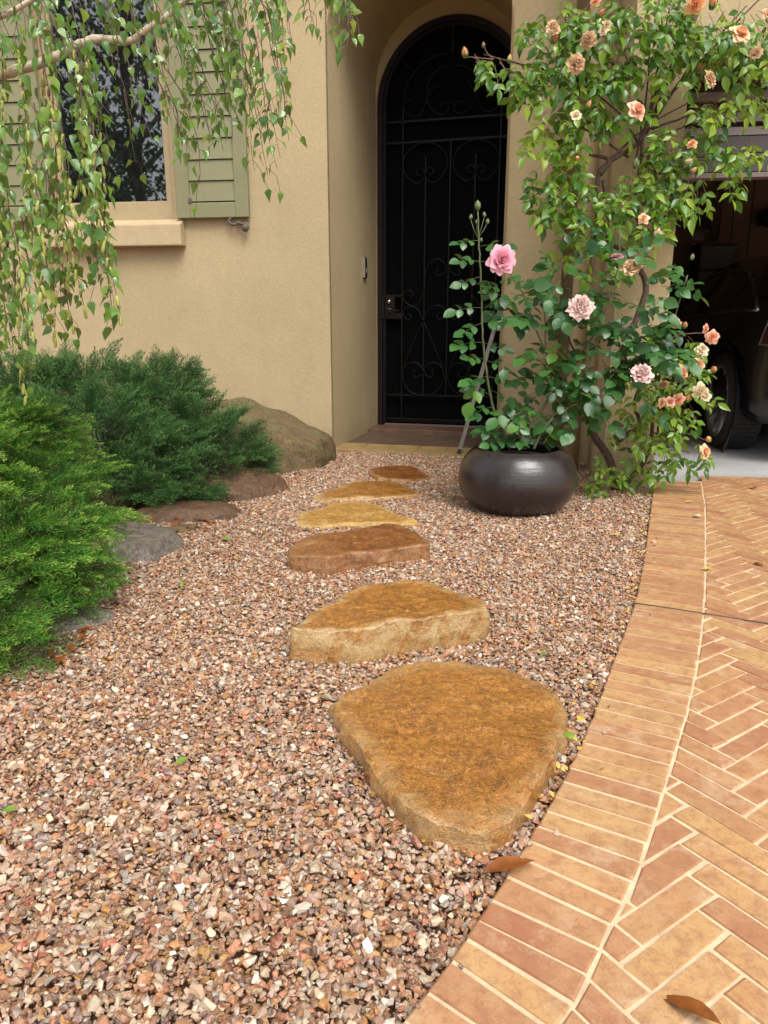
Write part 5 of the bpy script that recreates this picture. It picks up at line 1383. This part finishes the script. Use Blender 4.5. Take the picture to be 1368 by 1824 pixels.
for side in (1, -1):
    xs = [.62 + (3.72 - .62) * k / 24 for k in range(25)]
    lo = [sidept(x, .08, side) for x in xs]; hi = [sidept(x, .08 + .80 * min(1, math.sin(math.pi * (k / 24)) ** .5 * 1.05), side) for k, x in enumerate(xs)]
    g_ = MB(); g_.add(lo + hi, [(k, k + 1, 25 + k + 1, 25 + k) for k in range(24)]); g_.build('side_window', M['carglass'], car, smooth=True)
    tr = MB(); tr.tube(lo, .010, 6); tr.tube(hi, .015, 6); tr.build('window_trim', M['chrome'], car, smooth=True)
    dl = MB()
    for xx in (1.35, 2.35, 3.35): dl.tube([sidept(xx, f_, side, .004) for f_ in (.1, .5, .85)], .012, 5)
    dl.build('window_pillar', M['blackplastic'], car)
    mi = MB(); pm = sidept(3.35, .05, side, .10); mi.ball(pm, .09, 12, 8, (.8, .8, .7)); mi.tube([sidept(3.35, .02, side, 0), pm], .02, 6); mi.build('mirror', M['car'], car, smooth=True)
    tl = MB(); q = [ring(*lerp_st(x))[k if side == 1 else n - 1 - k] for x in (.012, .10, .22, .38) for k in (4, 5)]
    tl.add([p + lx_ * side * .008 - fx * .006 + Vector((0, 0, dz_)) for p, dz_ in zip(q, [.0, -.02] * 4)], [(0, 2, 3, 1), (2, 4, 5, 3), (4, 6, 7, 5)]); tl.build('tail_light', M['redlamp'], car, smooth=True)
    tt = MB(); tt.tube([p + lx_ * side * .010 - fx * .006 for p in (q[0], q[2], q[4], q[6], q[7] - Vector((0, 0, .02)))], .007, 6); tt.build('lamp_trim', M['chrome'], car, smooth=True)
    for wx in (RX, 3.98):
        ax = Matrix((tuple(fx), (0, 0, 1), tuple(lx_ * side))).transposed()
        cc = K(wx, side * (HWID - .125), WR)
        we = empty('wheel', cc); adopt(we, car)
        ty = MB(); ty.lathe([(WR - .10, .13), (WR - .03, .135), (WR, .11), (WR + .001, 0), (WR, -.12), (WR - .05, -.13)], cc, 48, ax)
        ty.build('tyre', M['tyre'], we, smooth=True)
        tg_ = MB()
        for k in range(60):
            an = 2 * math.pi * k / 60
            for z_ in (-.07, .0, .07):
                c_ = cc + ax @ Vector((WR * math.cos(an), WR * math.sin(an), z_)); t_ = ax @ Vector((-math.sin(an), math.cos(an), .3)); r2 = ax @ Vector((math.cos(an), math.sin(an), 0)); w_2 = ax @ Vector((0, 0, 1))
                h_ = [(-1, -1), (1, -1), (1, 1), (-1, 1)]
                tg_.hexa([c_ + t_ * a * .013 + w_2 * b * .028 - r2 * .003 for a, b in h_] + [c_ + t_ * a * .013 + w_2 * b * .028 + r2 * .006 for a, b in h_])
        o = tg_.build('tread', M['tyre'], we); o['kind'] = 'stuff'
        rm = MB(); rr_ = WR - .10
        rm.lathe([(rr_ + .012, .128), (rr_, .135), (rr_ - .02, .12), (rr_ - .03, .03), (.001, .01)], cc, 40, ax)
        for k in range(10):
            an = 2 * math.pi * k / 10; a2 = an + .10
            e1_ = Vector((math.cos(an), math.sin(an), 0)); e2_ = Vector((-math.sin(an), math.cos(an), 0))
            rm.hexa([cc + ax @ v for v in (e1_ * .05 - e2_ * .024 + Vector((0, 0, .05)), e1_ * (rr_ - .005) - e2_ * .030 + Vector((0, 0, .085)), e1_ * (rr_ - .005) + e2_ * .012 + Vector((0, 0, .085)), e1_ * .05 + e2_ * .018 + Vector((0, 0, .05)),
                                           e1_ * .05 - e2_ * .020 + Vector((0, 0, .085)), e1_ * (rr_ - .005) - e2_ * .020 + Vector((0, 0, .125)), e1_ * (rr_ - .005) + e2_ * .004 + Vector((0, 0, .118)), e1_ * .05 + e2_ * .014 + Vector((0, 0, .085)))])
        rm.lathe([(.055, .05), (.055, .095), (.035, .105), (.001, .105)], cc, 20, ax)
        rm.build('rim', M['rim'], we)
        ar = MB(); ar.lathe([(WR + .035, .10), (WR + .075, .128), (WR + .09, .12)], cc, 48, ax); ar.build('wheel_arch', M['car'], we, smooth=True)
        wl = MB(); wl.lathe([(.30, .095), (WR + .05, .104)], cc, 40, ax); wl.build('wheel_well', M['blackplastic'], we)

# ================================================================== THINGS IN THE GARAGE
def onback(x0, y0, x1, y1, th, name, mat, label, cat, bev=.006):
    a, zt = FG.pix(x0, y0, BW); b, zb = FG.pix(x1, y1, BW); m = MB(); m.fbox(FG, a, b, BW - th, BW - .008, zb, zt)
    return tag(m.build(name, mat, None, bevel=bev), label, cat)
onback(1217, 371, 1262, 408, .07, 'wall_screen', M['blackplastic'], 'flat black screen on the back wall of the garage', 'screen')
s1 = onback(1231, 415, 1251, 429, .06, 'switch_box', M['boxgrey'], 'pale switch box right below the black screen', 'switch box'); s1['group'] = 'switch boxes on the garage wall'
s2 = onback(1229, 434, 1247, 446, .06, 'switch_box', M['boxgrey'], 'lower pale switch box beside the grey cabinet', 'switch box'); s2['group'] = 'switch boxes on the garage wall'
cb = empty('cabinet', FG.P(FG.pix(1280, 480, BW)[0], BW - .4, .02), 'grey two door cabinet standing behind the black car', 'cabinet')
cu0 = FG.pix(1249, 434, BW - .45)[0]; cu1 = FG.pix(1312, 434, BW - .45)[0]; ctop = FG.pix(1280, 434, BW - .45)[1]; cmid = FG.pix(1280, 480, BW - .45)[1]
m = MB(); m.fbox(FG, cu0, cu1, BW - .44, BW - .02, .03, ctop - .015); m.build('carcass', M['louvredark'], cb)
m = MB(); m.fbox(FG, cu0 + .01, cu1 - .01, BW - .465, BW - .442, cmid + .01, ctop - .03); m.build('door', M['cab'], cb, bevel=.004)
m = MB(); m.fbox(FG, cu0 + .01, cu1 - .01, BW - .465, BW - .442, .06, cmid - .02); m.build('door', M['cab'], cb, bevel=.004)
m = MB(); m.fbox(FG, cu0 - .01, cu1 + .01, BW - .475, BW - .01, ctop - .014, ctop + .012); m.build('top', M['louvredark'], cb, bevel=.004)
a, zt = FG.pix(1350, 374, BW - .1); 
m = MB(); m.ball(FG.P(a + .12, BW - .16, zt - .10), .14, 16, 10, (1, .9, .8)); rl = m.build('wall_housing', M['blackplastic'], None, smooth=True); tag(rl, 'black rounded housing fixed to the garage back wall at right', 'housing')  # plain dark rounded housing on the back wall, its use not identified
m = MB(); m.fbox(FG, a + .05, a + .2, BW - .06, BW - .008, zt - .2, zt); m.build('bracket', M['boxgrey'], rl)
for k, px in enumerate((1264, 1269, 1276)):
    u, zb = FG.pix(px, 430, BW - .04); m = MB(); m.tube([FG.P(u, BW - .04, zb), FG.P(u, BW - .04, 3.28)], .012, 8)
    tag(m.build('conduit_pipe', M['louvre'], None, smooth=True), ['thin conduit pipe nearest the black screen on the garage wall', 'thin conduit pipe between its two neighbours on the garage wall', 'thin conduit pipe farthest from the black screen on the garage wall'][k], 'pipe', 'conduit pipes on the garage back wall')

# ================================================================== LEANING STAKE
p0 = at(817, 809, 5.70); p0.z = .02; p1 = at(892, 545, 5.80)
d = (p1 - p0).normalized(); sx = Vector((1, -.13, 0)); sy = d.cross(sx).normalized(); sx = sy.cross(d).normalized()
root = empty('stake', p0, 'grey timber stake leaning on the pillar behind the pot', 'stake')
m = MB(); a_, b_ = .015, .007
q0 = p0 + d * .03
m.hexa([q0 - sx * a_ - sy * b_, q0 + sx * a_ - sy * b_, q0 + sx * a_ + sy * b_, q0 - sx * a_ + sy * b_, p1 - sx * a_ - sy * b_, p1 + sx * a_ - sy * b_, p1 + sx * a_ + sy * b_, p1 - sx * a_ + sy * b_]); m.build('shaft', M['stake'], root, bevel=.002)
m = MB(); a_, b_ = .017, .009
m.hexa([p0 - sx * a_ - sy * b_, p0 + sx * a_ - sy * b_, p0 + sx * a_ + sy * b_, p0 - sx * a_ + sy * b_, q0 + d * .01 - sx * a_ - sy * b_, q0 + d * .01 + sx * a_ - sy * b_, q0 + d * .01 + sx * a_ + sy * b_, q0 + d * .01 - sx * a_ + sy * b_]); m.build('foot', M['blackplastic'], root)

# ================================================================== FALLEN LEAVES
def fallen(px, py, z, size, yaw, mat, label, width=.45, curl=.25, tilt=.0, name='fallen_leaf'):
    V, F = leaf_template(width, .35, curl, shape='lance'); p = G(px, py, z); m = MB()
    rz_ = Matrix.Rotation(yaw, 3, 'Z') @ Matrix.Rotation(tilt, 3, 'X')
    lift = curl * size * .5
    m.add([p + rz_ @ (Vector((float(a), float(b) - .5, float(c))) * size) + Vector((0, 0, lift)) for a, b, c in V], [tuple(int(i) for i in f) for f in F])
    o = m.build(name, M[mat], None, smooth=True)
    return tag(o, label, 'leaf', 'leaves fallen on the gravel and paving')
fallen(908, 1543, .034, .105, -1.25, 'fallbrown', 'big wet brown leaf lying half on the brick edging', .36, .12, .1)
fallen(1222, 1798, .024, .10, .75, 'fallbrown', 'curled brown leaf with a stalk at the bottom right of the paving', .30, .3)
fallen(401, 960, .022, .055, .9, 'fallgreen', 'green leaf on gravel beside the smooth wet rock', .6, .2, .2)
fallen(322, 1357, .022, .032, 2.0, 'fallgreen', 'pale green leaf alone on gravel left of the big stone', .7, .2)
fallen(324, 1041, .022, .040, .1, 'fallgreen', 'narrow upright green leaf on gravel near the grey rock', .35, .2, .5)
fallen(14, 1444, .024, .036, 1.4, 'fallgreen', 'green leaf on gravel at the left edge of the picture', .6, .2)
fallen(972, 1164, .022, .046, -1.1, 'fallgreen', 'dark green leaf on gravel behind the big wedge stone', .4, .2)
fallen(1010, 1311, .026, .042, .5, 'fallgreen', 'green leaf caught between the big stone and the bricks', .7, .25, .2)
fallen(1036, 1281, .024, .040, -.6, 'fallyellow', 'yellow leaf against the brick edging above the green leaf', .6, .25)
fallen(1100, 954, .022, .060, -1.5, 'fallyellow', 'olive yellow leaf on gravel in front of the pot', .45, .2)
fallen(1080, 1046, .022, .030, 1.1, 'fallgreen', 'small bright green leaf on gravel by the curved edging', .6, .2)
fallen(990, 1113, .022, .024, .4, 'fallyellow', 'small yellow leaf on gravel beside the rounded stone end', .6, .2)
fallen(462, 872, .022, .075, 1.2, 'fallyellow', 'yellow leaf on gravel beside the red brown rock', .5, .3)
fallen(1225, 895, .024, .055, 1.4, 'fallyellow', 'yellow leaf on the brick edging near the garage', .5, .2)
fallen(1240, 920, .024, .050, .8, 'fallwhite', 'white petal on the brick edging below the climbing rose', .8, .2)
fallen(1352, 1005, .024, .055, .4, 'falltan', 'tan leaf on the herringbone bricks at the right edge', .8, .35)
fallen(1257, 1014, .024, .045, 1.3, 'fallyellow', 'pale yellow leaf on the joint beside the herringbone bricks', .5, .2)
fallen(1191, 838, .026, .085, 1.3, 'fallbrown', 'crumpled brown leaf on the grey garage floor', .6, .5)
fallen(1342, 870, .024, .060, -1.2, 'falltan', 'tan leaf on bricks at the edge of the garage floor', .6, .3)
fallen(340, 912, .028, .07, .6, 'falltan', 'tan leaf in the dead leaves under the dark juniper', .4, .3, .2)
fallen(270, 930, .022, .07, 1.9, 'fallbrown', 'brown leaf in the dead leaves above the grey rock', .5, .3)
fallen(255, 905, .022, .06, .3, 'falltan', 'orange tan leaf deepest under the dark juniper', .5, .4)
fallen(305, 940, .022, .05, -1.0, 'falltan', 'tan leaf touching the small flat mossy stone', .5, .3)
fallen(702, 754, .055, .04, 1.0, 'falltan', 'tiny tan leaf at the left foot of the door', .6, .3)
fallen(745, 756, .055, .05, -1.0, 'falltan', 'tiny tan leaf at the foot of the door below the ring', .6, .3)
VV = []; FF = []; b = 0; V, F = leaf_template(.6, .3, .25, shape='rose')
for k in range(95):
    t = random.random(); i = int((.50 + .48 * t) * (len(cll) - 1)); p = cll[i] + Vector((-abs(random.gauss(.02, .035)), random.gauss(0, .02), .0)); p.z = .016 + random.random() * .006
    a = random.uniform(0, 6.28); s = random.uniform(.009, .020); Rm = np.array(Matrix.Rotation(a, 3, 'Z') @ Matrix.Rotation(random.uniform(-.4, .4), 3, 'X'))
    VV.append((V * s) @ Rm.T + np.array(p)); FF.append(F + b); b += len(V)
o = link_np('leaf_litter', np.concatenate(VV), np.concatenate(FF), M['petallitter'], None, smooth=True); tag(o, 'scattered tiny yellow petals along the curved brick edging', 'leaf litter', kind='stuff')

VV = []; FF = []; b = 0; V, F = leaf_template(.5, .4, .35, shape='lance')
for k in range(130):
    p = G(random.uniform(235, 385), random.uniform(900, 948), .014 + random.random() * .012) if k < 90 else G(random.uniform(60, 160), random.uniform(1085, 1180), .014 + random.random() * .01)
    s = random.uniform(.022, .05); Rm = np.array(Matrix.Rotation(random.uniform(0, 6.28), 3, 'Z') @ Matrix.Rotation(random.uniform(-.5, .5), 3, 'X'))
    VV.append((V * s) @ Rm.T + np.array(p)); FF.append(F + b); b += len(V)
o = link_np('leaf_litter', np.concatenate(VV), np.concatenate(FF), M['fallbrown'], None, smooth=True); tag(o, 'dead brown leaves heaped under the junipers', 'leaf litter', kind='stuff')

# ================================================================== TREE SEEN IN THE WINDOW'S REFLECTION
def garden_tree(x, y, hgt, rad, label, seed, nl):
    rg = np.random.default_rng(seed); root = empty('garden_tree', (x, y, 0), label, 'tree', 'trees across the garden')
    t = MB(); t.tube(catmull([(x, y, -.05), (x + .1, y, hgt * .3), (x - .1, y + .1, hgt * .6), (x, y, hgt * .9)], 6), [.22 - .009 * i for i in range(19)], 10)
    for k in range(10):
        a = rg.uniform(0, 6.28); z0 = hgt * rg.uniform(.25, .7); e_ = Vector((x + math.cos(a) * rad * .8, y + math.sin(a) * rad * .8, z0 + hgt * .18)); t.tube(catmull([(x, y, z0), Vector((x, y, z0)).lerp(e_, .5) + Vector((0, 0, .2)), e_], 4), [.09 - .008 * i for i in range(9)], 6)
    t.build('trunk', M['cane'], root, smooth=True)
    V, F = leaf_template(.5, .3, .2, shape='lance'); cl_ = rg.normal(size=(46, 3)); cl_ /= np.linalg.norm(cl_, axis=1)[:, None]; cl_ *= rg.uniform(.35, 1, (46, 1)) * np.array([rad, rad, hgt * .38]); cl_ += np.array([x, y, hgt * .60])
    P = cl_[rg.integers(0, 46, nl)] + rg.normal(0, 1, (nl, 3)) * np.array([rad * .17, rad * .17, rad * .16])
    D = rg.normal(size=(nl, 3)) + np.array([0, 0, -.6]); D /= np.linalg.norm(D, axis=1)[:, None]; N_ = rg.normal(size=(nl, 3)); X = np.cross(D, N_); X /= np.linalg.norm(X, axis=1)[:, None]; N_ = np.cross(X, D)
    S = rg.uniform(.14, .30, (nl, 1, 1))
    Q = (V[None, :, 0:1] * X[:, None, :] + V[None, :, 1:2] * D[:, None, :] + V[None, :, 2:3] * N_[:, None, :]) * S + P[:, None, :]
    Fa = (F[None] + (np.arange(nl) * len(V))[:, None, None]).reshape(-1, 3)
    o = link_np('crown', Q.reshape(-1, 3), Fa, M['farleaf'], root, smooth=False); o['kind'] = 'stuff'
garden_tree(-10.6, -7.4, 11.5, 3.4, 'tall dark leafy tree mirrored in the window pane', 1, 4600)
garden_tree(-15.0, -9.0, 7.6, 3.4, 'broader leafy tree mirrored at the left of the window pane', 2, 6000)
